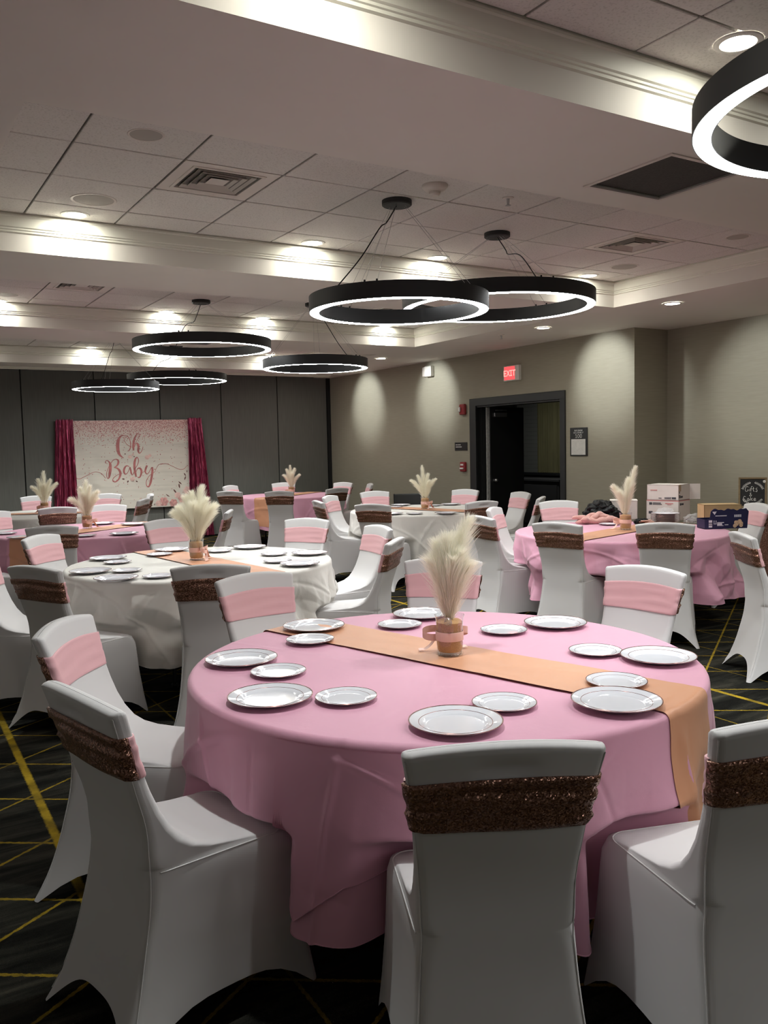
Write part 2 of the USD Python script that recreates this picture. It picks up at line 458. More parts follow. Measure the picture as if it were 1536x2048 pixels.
part('door_knob', [place(trimesh.creation.icosphere(3, .030), (XW + .27, D1 - .155, 1.0)), box2((XW + .255, D1 - .15, .985), (XW + .285, D1 - .10, 1.015))], m_steel, leaf)
lob = sgroup('wall_lobby')
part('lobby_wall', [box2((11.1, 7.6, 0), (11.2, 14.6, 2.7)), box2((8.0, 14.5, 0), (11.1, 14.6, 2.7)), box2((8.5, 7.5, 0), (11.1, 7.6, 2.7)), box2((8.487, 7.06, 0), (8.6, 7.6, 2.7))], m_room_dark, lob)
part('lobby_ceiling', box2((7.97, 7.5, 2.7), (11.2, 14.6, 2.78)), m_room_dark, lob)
wn = sgroup('window_1')
part('window_frame', [box2((11.0, 11.25, .97), (11.1, 11.33, 2.5)), box2((11.0, 12.98, .97), (11.1, 13.06, 2.5)), box2((11.0, 11.25, 2.42), (11.1, 13.06, 2.5)), box2((10.9, 11.2, .93), (11.1, 13.1, .98), .005)], m_doorframe, wn)
part('window_blind', [box2((11.05, 12.0, z), (11.08, 12.98, z + .0775), .002) for z in np.arange(.98, 2.42, .078)], m_blind, wn)
yy = np.linspace(11.33, 12.35, 120)
fold = 10.985 + .028 * np.sin((yy - 11.3) * 44) + .012 * np.sin((yy - 11.3) * 97 + 1)
part('window_curtain', grid(np.stack([np.stack([fold, yy, np.full(120, z)], -1) for z in np.linspace(.985, 2.45, 4)])), m_curtain_olive, wn, True)
t = thing('lobby_lamp', 'dim ceiling lamp in the lobby beyond the doorway', 'ceiling light', (9.6, 11.2, 2.69))
part('lamp_shade', lathe([(.10, .01), (.14, -.05), (.14, -.055), (0, -.055)], 32), m_white_plastic, t, 40)
s = UsdLux.DiskLight.Define(stage, str(t.GetPath()) + '/lamp')
s.AddTranslateOp().Set(Gf.Vec3d(0, 0, -.06))
s.CreateRadiusAttr(.12)
s.CreateIntensityAttr(34.0)
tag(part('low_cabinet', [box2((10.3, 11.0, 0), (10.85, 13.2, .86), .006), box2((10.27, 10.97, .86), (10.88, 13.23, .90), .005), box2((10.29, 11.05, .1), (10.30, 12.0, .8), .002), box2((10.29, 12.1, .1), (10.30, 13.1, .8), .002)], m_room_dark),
    'dark low cabinet in the unlit lobby beyond the open doorway', 'cabinet')

# ------------------------------------------------------------------ ceiling fittings and lamps


def downlight(x, y, z, label, group, beam=0.0):
    t = thing('downlight', label, 'ceiling light', (x, y, z), 0, group)
    part('trim_ring', lathe([(.068, -.001), (.069, -.006), (.075, -.008), (.090, -.005), (.094, 0.0)], 40), m_white_plastic, t, 40)
    part('lens', disc((0, 0), .0695, 32, -.0045, False), m_diffuser, t)
    s = UsdLux.SphereLight.Define(stage, str(t.GetPath()) + '/lamp')
    s.AddTranslateOp().Set(Gf.Vec3d(0, 0, -.03))
    s.CreateRadiusAttr(.03)
    sh = UsdLux.ShapingAPI.Apply(s.GetPrim())
    s.CreateIntensityAttr(beam or SPOT)
    if beam:
        s.AddRotateYOp().Set(-64.0)      # aimed at the wall
    sh.CreateShapingConeAngleAttr(31.0 if beam else 44.0)
    sh.CreateShapingConeSoftnessAttr(.75)
    s.CreateColorAttr(Gf.Vec3f(*WARM))
    return t


ROWN = ['in the nearest tray at the top', 'in the tray with the large square vent', 'in the middle tray over the far tables', 'in the farthest tray by the dark partition']
LX = [1.31, 3.06, 4.23, 5.96]
PLC = ['leftmost', 'second from left', 'third from left', 'rightmost']
for ti, y in enumerate((2.24, 5.95, 9.58, 13.25)):
    for k, x in enumerate(LX):
        downlight(x, y, H2 - .002, f'recessed downlight {ROWN[ti]}, {PLC[k]}', 'recessed downlights')
for y, w in ((13.2, 'next to the dark partition'), (5.67, 'nearest the camera, above the wall corner'), (7.5, 'above and left of the exit sign'), (11.08, 'farthest back, small'), (3.2, 'outermost at right')):
    downlight(6.79, y, H1 - .002, f'downlight in soffit along right wall, {w}', 'recessed downlights', BEAM)


def ring_lamp(x, y, z, R, label, turn, cord):
    t = thing('ring_pendant', label, 'pendant lamp', (x, y, 0), turn, 'black ring pendant lamps')
    w, h = .066, .098
    o, i = R, R - w
    part('ring_body', lathe([(o - .003, z + .004), (o - .003, z), (o, z), (o, z + h), (o - .012, z + h), (o - .012, z + .012), (i + .012, z + .012), (i + .012, z + h), (i, z + h), (i, z), (i + .003, z), (i + .003, z + .004)], 128), m_black, t, 30)
    part('light_diffuser', lathe([(o - .003, z + .003), (o - .005, z - .003), (i + .005, z - .003), (i + .003, z + .003)], 128), m_ring, t, True, 'glowing warm white diffuser')
    part('canopy', lathe([(0, H2 - .036), (.088, H2 - .036), (.096, H2 - .03), (.096, H2), (0, H2)], 48), m_black, t, 30)
    for k in range(3):
        a = math.radians(40 + 120 * k)
        for s in (-.07, .07):
            q = (R - w / 2) * np.array((math.cos(a + s), math.sin(a + s)))
            c = .05 * np.array((math.cos(a + 4 * s), math.sin(a + 4 * s)))
            part('suspension_wire', tube([(c[0], c[1], H2 - .03), (q[0], q[1], z + h)], .0012, 5), m_steel, t, True)
            part('wire_clip', lathe([(0, .022), (.006, .02), (.007, 0), (0, 0)], 10).apply_translation((q[0], q[1], z + h - .004)), m_black, t)
    a = math.radians(cord - turn)
    q = (R - w / 2) * np.array((math.cos(a), math.sin(a)))
    P = spline([(0, 0, H2 - .03), (q[0] * .18 + .015, q[1] * .18, H2 - .15), (q[0] * .3, q[1] * .3, H2 - .2), (q[0] * .62, q[1] * .62, z + h + .2), (q[0], q[1], z + h)], 24)
    part('power_cord', tube(P, .0038, 6), m_black, t, True)
    return t


ring_lamp(2.97, 1.47, 2.57, .715, 'black ring pendant at top right, cut by the frame edge', 10, 60)
ring_lamp(4.30, 1.15, 2.40, .585, 'black ring pendant just outside the right frame edge', 40, 60)
ring_lamp(3.03, 4.71, 2.40, .578, 'black ring pendant hanging in front, left one of the overlapping pair', 60, 195)
ring_lamp(4.15, 5.08, 2.55, .715, 'black ring pendant behind, right one of the overlapping pair', -20, 253)
ring_lamp(3.16, 8.74, 2.59, .715, 'wide black ring pendant in the middle distance, left one', 75, 96)
ring_lamp(4.32, 8.42, 2.40, .572, 'black ring pendant in the middle distance, right one, low before the partition', 20, 12)
ring_lamp(3.13, 12.2, 2.41, .585, 'lowest far ring pendant above the backdrop, left one of the far pair', 50, 100)
ring_lamp(4.11, 12.5, 2.565, .72, 'far ring pendant above the backdrop, right one of the far pair', -10, 110)


ring_lamp(4.15, -2.07, 2.55, .715, 'black ring pendant behind the camera, wider one', -20, 253)
ring_lamp(3.03, -2.44, 2.40, .578, 'black ring pendant behind the camera, smaller one', 60, 195)
downlight(4.23, -1.33, H2 - .002, 'round recessed downlight behind the camera, left one', 'recessed downlights')
downlight(5.96, -1.33, H2 - .002, 'round recessed downlight behind the camera, right one', 'recessed downlights')


def vent(ti, i, j, label):
    cx, cy = TXO + TS * (i + .5), TYO + 3.57 * (ti - 1) + TS * (j + .5)
    t = thing('ceiling_vent', label, 'air vent', (cx, cy, H2), 0, 'square ceiling vents')
    h = TS / 2 - .008
    q = h - .085
    part('frame', [box2((-h, -h, 0), (h, -q, .012)), box2((-h, q, 0), (h, h, .012)), box2((-h, -q, 0), (-q, q, .012)), box2((q, -q, 0), (h, q, .012)), box2((-q - .022, -q - .022, -.004), (q + .022, -q, .002), .002), box2((-q - .022, q, -.004), (q + .022, q + .022, .002), .002), box2((-q - .022, -q, -.004), (-q, q, .002), .002), box2((q, -q, -.004), (q + .022, q, .002), .002)], m_vent, t)
    part('back_plate', box2((-q, -q, .05), (q, q, .055)), m_dark, t)
    for k in range(4):
        a, b = q - .022 - k * .040, q - .050 - k * .040
        rows = [[(-b, -b, .034), (b, -b, .034), (b, b, .034), (-b, b, .034)], [(-a, -a, -.002), (a, -a, -.002), (a, a, -.002), (-a, a, -.002)], [(-a, -a, -.005), (a, -a, -.005), (a, a, -.005), (-a, a, -.005)],
                [(-b + .002, -b + .002, .030), (b - .002, -b + .002, .030), (b - .002, b - .002, .030), (-b + .002, b - .002, .030)]] if k < 3 else [[(-a, -a, .0), (a, -a, .0), (a, a, .0), (-a, a, .0)], [(0, 0, -.002)] * 4]
        a -= .012
        part('louvre', grid(np.array(rows, float), True), m_vent, t)


vent(1, 1, 0, 'square white ceiling vent in the nearest full tile tray, upper left')
vent(1, 7, 0, 'square white ceiling vent at the right of the tray, left of the small speaker')
vent(2, 1, 0, 'square white ceiling vent in the middle tray at far left')
vent(2, 7, 0, 'square white ceiling vent seen through the front ring pendant')
for (gx, gy), lab in zip(GRILLES, ('dark square return grille in the drywall beam at upper right', 'dark square return grille in the far drywall beam, seen through a ring pendant')):
    t = thing('return_grille', lab, 'air vent', (gx, gy, H1), 0, 'return grilles')
    part('frame', [box2((-.285, -.285, -.006), (.285, -.262, .004)), box2((-.285, .262, -.006), (.285, .285, .004)), box2((-.285, -.262, -.006), (-.262, .262, .004)), box2((.262, -.262, -.006), (.285, .262, .004))], m_vent, t)
    part('filter_mesh', box2((-.262, -.262, .012), (.262, .262, .02)), M('filter_grey', (.055, .052, .046), .9, var=(120.0, .3)) if 'filter_grey' not in MATS else MATS['filter_grey'], t)


def speaker(x, y, r, label):
    t = thing('ceiling_speaker', label, 'speaker', (x, y, H2), 0, 'ceiling speakers')
    part('rim', lathe([(r * .9, .002), (r * .9, -.004), (r, -.005), (r + .006, 0)], 48), m_vent, t, 40)
    part('grille', lathe([(0, -.007), (r * .6, -.006), (r * .9, -.003)], 48), m_speaker, t, True)


speaker(1.31, 4.32, .088, 'small round ceiling speaker near the beam, upper left')
speaker(1.34, 5.56, .135, 'large round ceiling speaker beside the left downlight')
speaker(5.97, 5.52, .125, 'round ceiling speaker above the right ring pendant')
speaker(5.92, 4.32, .09, 'small round ceiling speaker at the right frame edge')
speaker(1.34, 9.2, .12, 'round ceiling speaker at the left end of the middle tray')
t = thing('smoke_detector', 'white smoke detector on the tile ceiling above the front ring pendants', 'smoke detector', (3.06, 4.33, H2))
part('base', lathe([(.078, 0), (.078, -.014), (.066, -.03), (.04, -.042), (.0, -.044)], 40), m_vent, t, 40)
part('sensing_chamber', lathe([(.036, -.04), (.034, -.056), (.022, -.066), (0, -.066)], 32), m_vent, t, 30)
for (x, y, z), lab in (((3.63, 4.33, H2), 'small sprinkler head right of the smoke detector'), ((7.25, 4.4, H1), 'small sprinkler head in the soffit at the right frame edge'), ((6.75, 8.2, H1), 'tiny sprinkler head in the right soffit left of the exit sign')):
    t = thing('sprinkler_head', lab, 'sprinkler', (x, y, z), 0, 'sprinkler heads')
    part('escutcheon', lathe([(.038, 0), (.036, -.006), (.012, -.009)], 24), m_vent, t, 40)
    part('nozzle', [lathe([(.010, -.004), (.008, -.04), (.008, -.046)], 12), lathe([(0, -.046), (.018, -.048), (.018, -.050), (0, -.050)], 16)], m_steel, t)

# ------------------------------------------------------------------ things on the right wall
RW = np.array([[0, 0, -1], [-1, 0, 0], [0, 1, 0]], float)      # lettering plane on the right wall: text +x -> -Y, +y -> +Z, +z -> -X


def wall_text(s, h, yc, z, x, bold=False, depth=.0015):
    m = meshkit.text_mesh(s, h, depth, bold)
    w = m.bounds[1, 0]
    m.apply_translation((-w / 2, 0, 0))
    return place(m, (x, yc, z), RW)


t = thing('wall_sensor', 'small white box sensor high on the right wall', 'sensor', (XW, 11.25, 2.70))
part('housing', box2((-.075, -.12, -.08), (0, .06, .085), .012), m_white_plastic, t)
part('side_cover', box2((-.05, .061, -.07), (0, .15, .08), .008), m_vent, t)
t = thing('exit_sign', 'lit red EXIT sign above the doorway', 'exit sign', (XW, 9.22, 2.51))
part('housing', box2((-.05, -.165, -.105), (0, .165, .105), .006), m_white_plastic, t)
part('lit_panel', box2((-.053, -.08, -.088), (-.0495, .14, .092)), m_exit, t)
part('lettering', wall_text('EXIT', .078, .03, -.038, -.053, True), m_exit_letter, t)
t = thing('fire_strobe', 'red fire alarm strobe left of the doorway, upper one', 'fire alarm', (XW, 10.37, 2.065))
part('housing', box2((-.05, -.065, -.08), (0, .065, .08), .012), m_red, t)
part('strobe_lens', box2((-.075, .012, -.035), (-.05, .06, .035), .01), m_clear_white, t)
t = thing('pull_station', 'red fire alarm pull station left of the doorway, lower one', 'fire alarm', (XW, 10.38, 1.205))
part('housing', box2((-.045, -.06, -.072), (0, .06, .072), .008), m_red, t)
part('pull_handle', [box2((-.065, -.04, -.035), (-.045, .04, -.01), .004), box2((-.05, -.035, .02), (-.045, .035, .045))], m_clear_white, t)
t = thing('room_sign', 'small black room name sign left of the doorway', 'sign', (XW, 10.45, 1.512))
part('plate', box2((-.012, -.155, -.062), (0, .155, .062), .004), m_sign, t)
part('lettering', [box2((-.0135, y - w, z), (-.012, y, z + .014)) for y, w, z in ((.125, .05, .018), (.065, .03, .018), (.03, .03, .018), (.125, .08, -.014), (.04, .065, -.014))], m_signtext, t)
t = thing('occupancy_sign', 'black framed MAXIMUM OCCUPANCY 100 sign right of the doorway', 'sign', (XW, 7.962, 1.543))
part('board', box2((-.014, -.152, -.18), (0, .152, .18), .004), m_sign, t)
part('paper_sheet', box2((-.0165, -.125, -.163), (-.013, .125, .035)), m_paper, t)
part('lettering', [wall_text('MAXIMUM', .020, 0, .135, -.014), wall_text('OCCUPANCY', .020, 0, .107, -.014), wall_text('100', .048, 0, .050, -.014)], m_signtext, t)

# ------------------------------------------------------------------ chairs: white spandex covers with a two-sided sash
ZS = [0.0, .25, .42, .455]
LV = np.array([  # z, back half width, front half width, back y, front y, corner radius
    (0.000, .228, .240, -.320, .262, .022), (.10, .214, .230, -.298, .247, .024), (.25, .196, .219, -.262, .230, .028), (.40, .186, .213, -.232, .221, .034), (.438, .184, .211, -.226, .218, .040),
    (.456, .183, .205, -.224, .206, .046), (.466, .182, .196, -.222, .182, .055), (.472, .182, .190, -.221, .13, .05), (.478, .182, .187, -.221, .06, .04), (.488, .182, .185, -.222, -.015, .035),
    (.505, .181, .183, -.224, -.075, .030), (.53, .181, .182, -.229, -.117, .028), (.57, .181, .182, -.238, -.152, .026), (.62, .182, .182, -.250, -.180, .024), (.68, .185, .185, -.265, -.205, .022),
    (.72, .188, .188, -.275, -.219, .021), (.78, .194, .194, -.291, -.238, .020), (.845, .203, .203, -.309, -.258, .019), (.905, .2135, .2135, -.327, -.279, .018)])
NB, NS, NC, NF = 26, 12, 4, 18


from scipy.interpolate import PchipInterpolator
KZ = [0, .10, .25, .42, .55, .70, .80, .905]
BACK_Y = PchipInterpolator(KZ, [-.350, -.305, -.262, -.232, -.231, -.264, -.294, -.327])
BACK_X = PchipInterpolator(KZ, [.248, .216, .193, .182, .179, .187, .198, .2135])


def sec(z):
    q = [np.interp(z, LV[:, 0], LV[:, k]) for k in range(1, 6)]
    q[0], q[2] = float(BACK_X(z)), float(BACK_Y(z))
    return q


def perimeter(z, off=0.0):
    """points round the chair cover at height z: back (x from - to +), right side, front, left side; returns xy and hem weights"""
    xb, xf, yb, yf, r = sec(z)
    xb, xf, yb, yf = xb + off, xf + off, yb - off, yf + off
    r = min(r + off, (yf - yb) * .48)
    P, W = [], []
    for t in np.linspace(-1, 1, NB):
        P.append((t * (xb - r), yb)), W.append(t)
    for t in np.linspace(0, 1, NC + 2)[1:-1] * PI / 2:
        P.append((xb - r + r * math.sin(t), yb + r - r * math.cos(t))), W.append(1.0)
    for t in np.linspace(-1, 1, NS):
        k = (t + 1) / 2
        P.append((xb + (xf - xb) * k, yb + r + (yf - yb - 2 * r) * k)), W.append(t)
    for t in np.linspace(0, 1, NC + 2)[1:-1] * PI / 2:
        P.append((xf - r + r * math.cos(t), yf - r + r * math.sin(t))), W.append(1.0)
    for t in np.linspace(1, -1, NF):
        P.append((t * (xf - r), yf)), W.append(t)
    for t in np.linspace(0, 1, NC + 2)[1:-1] * PI / 2:
        P.append((-(xf - r + r * math.sin(t)), yf - r + r * math.cos(t))), W.append(1.0)
    for t in np.linspace(1, -1, NS):
        k = (t + 1) / 2
        P.append((-(xb + (xf - xb) * k), yb + r + (yf - yb - 2 * r) * k)), W.append(t)
    for t in np.linspace(0, 1, NC + 2)[1:-1] * PI / 2:
        P.append((-(xb - r + r * math.cos(t)), yb + r - r * math.sin(t))), W.append(1.0)
    return np.array(P), np.array(W)


def bow(P, z):
    """the backrest is curved in plan and its top edge rises in the middle"""
    k = sm(.50, .84, z)
    x = P[:, 0] / .21
    P = P.copy()
    P[:, 1] -= .024 * k * np.clip(1 - x * x, 0, 1)
    P[:, 2] += .020 * sm(.70, .905, z) * np.clip(1 - x * x, 0, 1)
    return P


def chair_rows():
    rows = []
    W = perimeter(0.0)[1]
    n1, n2, n3, n4 = NB, NB + NC + NS, NB + 2 * NC + NS + NF, 0
    idx = np.arange(len(W))
    side = np.where(idx < NB, .115, np.where((idx >= NB + NC) & (idx < NB + NC + NS), .105, np.where((idx >= NB + 2 * NC + NS) & (idx < NB + 2 * NC + NS + NF), .115, .105)))
    hem = side * (1 - np.abs(W) ** 3.2) ** 1.0
    for v in np.linspace(0, 1, 13):
        zz = hem + (.456 - hem) * v
        pts = np.array([np.append(perimeter(z)[0][i], z) for i, z in enumerate(zz)])
        rows.append(pts)
    for z in list(LV[6:14, 0]) + [.65, .68, .70, .72, .75, .78, .81, .83, .845, .86, .872, .884, .895, .905]:
        P, _ = perimeter(z)
        rows.append(bow(np.c_[P, np.full(len(P), z)], z))
    # hand slot showing through the cover
    for rI in range(len(rows)):
        R = rows[rI]
        z = R[:, 2]
        d = .013 * np.exp(-(R[:, 0] / .060) ** 4 - ((z - .878) / .015) ** 2)
        back = R[:, 1] < -.30
        R[:, 1] += np.where(idx < NB, d, 0)
    top = rows[-1]
    xb, xf, yb, yf, r = sec(.905)
    ym = (yb + yf) / 2
    for s, dz in ((.72, .0065), (.35, .0092), (0.02, .0098)):
        c = top.copy()
        mid = ym - .024 * np.clip(1 - (c[:, 0] / .21) ** 2, 0, 1)
        c[:, 1] = mid + (c[:, 1] - mid) * s
        c[:, 0] *= 1 - .03 * (1 - s)
        c[:, 2] += dz
        rows.append(c)
    return np.array(rows)


CR = chair_rows()
NP = CR.shape[1]


def sash_mesh(i0, i1, off, wob, seed):
    """strip of the sash over perimeter samples i0..i1 (wrapping)"""
    ids = [(i % NP) for i in range(i0, i1 + 1)]
    rows = []
    zz = np.concatenate([[.729], np.linspace(.7295, .8435, 15), [.844]])
    for k, z in enumerate(zz):
        o = 0.0005 if k in (0, len(zz) - 1) else off
        P, _ = perimeter(z, o)
        P = bow(np.c_[P, np.full(NP, z)], z)[ids]
        c = np.arange(len(ids)) / len(ids)
        if 0 < k < len(zz) - 1 and wob:
            n = meshkit.noise(np.stack([c * 5 + seed, np.full(len(c), z * 95), np.full(len(c), seed)], -1)) - .4
            C = P[:, :2] - P[:, :2].mean(0)
            nrm = np.stack([np.where(np.abs(P[:, 0]) > .18, np.sign(P[:, 0]), 0), np.where(np.array(ids) < NB, -1.0, 0) + np.where((np.array(ids) > NB + 8) & (np.array(ids) < NP - 8), 1.0, 0)], -1)
            P[:, :2] += nrm * (n * wob * np.clip(np.minimum(c, 1 - c) * 12, .12, 1))[:, None]
        P[:, 2] += .006 * (meshkit.noise(np.stack([c * 3 + seed, np.full(len(c), 3.3), np.zeros(len(c))], -1)) - .5) * (1 if k < 6 else -.6)
        rows.append(P)
    return grid(np.array(rows))


def build_chair(label, loc, rz):
    t = thing('banquet_chair', label, 'chair', loc, rz, 'covered banquet chairs')
    part('spandex_cover', grid(CR, True), m_spandex, t, 50)
    part('pink_sash', sash_mesh(NB + 9, NP - 10, .0040, .0030, 2.0), m_pink_sash, t, True, 'smooth pink stretch sash on the front')
    part('sequin_sash', sash_mesh(-10, NB + 9, .0062, .012, 9.0), m_sequin, t, True, 'brown sequin sash on the back')
    seams = []
    rim = perimeter(.462)[0]
    ids = list(range(NB + NC, NP - 0))
    seams.append(tube(np.c_[rim[NB + 3:NP - 3], np.full(len(rim[NB + 3:NP - 3]), .4625)], .0022, 5))
    for s in (-1, 1):
        e = []
        for z in np.linspace(.03, .90, 26):
            xb, xf, yb, yf, r = sec(z)
            e.append((s * (xb - r * .29 + .001), yb + r * .29 - .001, z))
        seams.append(tube(e, .0018, 5))
    part('seam', seams, m_seam, t, True)
    return t


# name of the table, back-top middle (x, y), heading in degrees, label
CH = [
    ('t1', 1.10, 1.34, 63, 'white chair with brown sash in the centre foreground, its back to the camera'),
    ('t1', .45, 2.26, 12, 'white chair in the left foreground with brown sash and seat in full view'),
    ('t1', .60, 3.24, -36, 'white chair with pink sash just behind the left foreground chair, facing right'),
    ('t1', 1.62, 3.88, -83, 'white chair with pink sash facing the camera, back left of front pink table'),
    ('t1', 2.66, 3.74, -135, 'white chair with pink sash half hidden behind the largest pampas vase'),
    ('t1', 3.23, 2.85, -169, 'white chair with pink sash facing the camera, back right of front pink table'),
    ('t1', 1.73, 1.095, 72, 'big foreground chair with brown sash cut off by the right frame edge'),
    ('t2', 1.57, 4.35, 64, 'dark backed chair with brown sash in front of the near white table'),
    ('t2', .78, 4.95, 28, 'dark backed chair with brown sash at the left end of the near white table'),
    ('t2', 1.13, 6.79, -46, 'white chair with pink sash behind the left end of the near white table, facing right'),
    ('t2', 2.31, 7.50, -82, 'white chair with pink sash directly behind the pampas vase of the near white table'),
    ('t2', 3.29, 6.65, -143, 'white chair with pink sash at the back right of the near white table'),
    ('t2', 3.40, 5.63, 176, 'white chair with pink sash and sweeping seat, right end of near white table'),
    ('t2', 3.01, 4.77, 134, 'white chair seen from its brown sash edge, right front of near white table'),
    ('t2', .587, 5.695, -28, 'white chair at the left frame edge with only its seat and arched skirt showing'),
    ('t3', 1.36, 7.59, 74, 'dark backed chair with brown sash in front of the left pink table'),
    ('t3', 1.20, 10.05, -62, 'white chair with pink sash cut by the left frame edge, behind the left pink table'),
    ('t3', 2.46, 10.18, -112, 'white chair with pink sash behind the left pink table, below the backdrop lettering'),
    ('t3', 3.17, 8.18, 152, 'white chair seen from its brown sash edge at the right of the left pink table'),
    ('t3', .62, 8.15, 12, 'white chair at left frame edge with only its seat corner showing, by pink table'),
    ('t4', 1.90, 10.20, 84, 'chair with glittering brown sash in front of the far left white table'),
    ('t4', 2.16, 13.15, -100, 'white chair with pink sash behind the far left pampas vase'),
    ('t4', 3.11, 12.86, -128, 'white chair with pink sash in front of the middle of the backdrop'),
    ('t4', 3.11, 10.99, 146, 'chair showing its brown sash sideways below the backdrop'),
    ('t4', 3.55, 12.20, 170, 'white topped chair peeking above the sideways brown sash chair below the backdrop'),
    ('t5', 4.63, 11.91, 40, 'chair with brown sash just right of the backdrop, back to the camera'),
    ('t5', 5.13, 11.25, 56, 'chair with brown sash in front of the far pink table, back to the camera'),
    ('t5', 5.36, 13.75, -55, 'white chair with pink sash behind the left end of the far pink table'),
    ('t5', 6.45, 13.95, -112, 'white chair with pink sash behind the far pampas vase by the partition'),
    ('t5', 6.11, 11.30, 100, 'chair with brown sash at the right of the far pink table, by the wall corner'),
    ('t5', 7.18, 13.05, -158, 'white chair with pink sash at the far right end of the far pink table'),
    ('t5', 7.22, 12.2, 158, 'white chair edge with pink sash standing alone against the beige wall'),
    ('t6', 4.64, 7.81, 34, 'chair with brown sash at the left front of the far white table'),
    ('t6', 5.08, 9.61, -52, 'white chair with narrow pink sash at the back left of the far white table'),
    ('t6', 4.50, 8.81, -12, 'white chair with brown sash edge and swooping seat left of far white table'),
    ('t6', 5.99, 10.02, -100, 'white chair with pink sash against the beige wall behind the far white table'),
    ('t6', 7.05, 9.36, -158, 'white chair with pink sash left of the open doorway'),
    ('t6', 5.71, 7.29, 88, 'chair with brown sash at the right front of the far white table'),
    ('t6', 7.10, 8.27, 172, 'white chair with pink sash standing in front of the dark doorway'),
    ('t6', 6.62, 7.36, 129, 'narrow chair seen edge on in front of the doorway'),
    ('t7', 4.53, 4.87, 19, 'white chair with brown sash at the left front of the right pink table'),
    ('t7', 5.08, 4.30, 40, 'white chair with glittering brown sash at the right front of the right pink table'),
    ('t7', 4.50, 5.78, -6, 'white chair with brown sash behind the largest plumes, facing the right pink table'),
    ('t7', 5.19, 6.45, -55, 'white chair with slim pink sash left of the right pink table'),
    ('t7', 6.26, 6.70, -116, 'white chair with pink sash behind the left of the right pink table'),
    ('t7', 7.20, 5.00, 155, 'white chair with pink sash below the chalkboard at the right frame edge'),
    (None, 4.88, 3.51, -35, 'white chair with rose brown sash turned away at the right frame edge'),
]
TABLES = {  # centre, cloth colour, runner heading, centre of the runner line, hem drop
    't1': ((1.77, 2.50), 'pink', -74.4, (.05, 0), .535), 't2': ((2.00, 5.72), 'white', -84, (0, 0), .465), 't3': ((1.96, 8.80), 'pink', 33, (.05, 0), .47), 't4': ((2.02, 11.65), 'white', -30, (0, 0), .47),
    't5': ((6.06, 12.85), 'pink', 36, (0, 0), .47), 't6': ((5.82, 8.55), 'white', -76, (0, 0), .47), 't7': ((5.62, 5.24), 'pink', 14, (-.02, -.03), .50)}
chairs = []
for tb, mx, my, hd, lab in CH:
    a = math.radians(hd)
    chairs.append((tb, mx + .31 * math.cos(a), my + .31 * math.sin(a), hd, lab))
first = None
for tb, x, y, hd, lab in chairs:
    if first is None:
        first = build_chair(lab, (x, y, 0), hd - 90)
    else:
        copy_of(first, (x, y, 0), hd - 90, lab)

# plain black banquet chair near the wall
t = thing('stacking_chair', 'plain black uncovered chair behind the far white table by the wall', 'chair', (6.52, 9.93, 0), -115 - 90)
part('backrest', grid(np.array([[(x, -.23 - .012 * k + .02 * (x / .2) ** 2 - (.09 * (z - .45)), z) for x in np.linspace(-.2, .2, 14)] for k, z in ((0, .52), (1, .53), (1, .84), (0, .86), (-2, .86), (-3, .84), (-3, .53), (-2, .52), (0, .52))])), m_doorleaf, t, 40)
part('seat', box((0, 0, .45), (.42, .42, .07), 0, .02), m_doorleaf, t)
for sx in (-1, 1):
    part('leg', tube([(sx * .19, .19, .43), (sx * .2, .2, 0.0)], .012, 8), m_tableleg, t, True)
    part('leg', tube([(sx * .19, -.29, .86), (sx * .19, -.24, .45), (sx * .2, -.28, 0.0)], .012, 8), m_tableleg, t, True)

# ------------------------------------------------------------------ tables, tablecloths, runners
TR, TZ, RE = .908, .765, .022
RR = TR - RE
ARC = RE * PI / 2


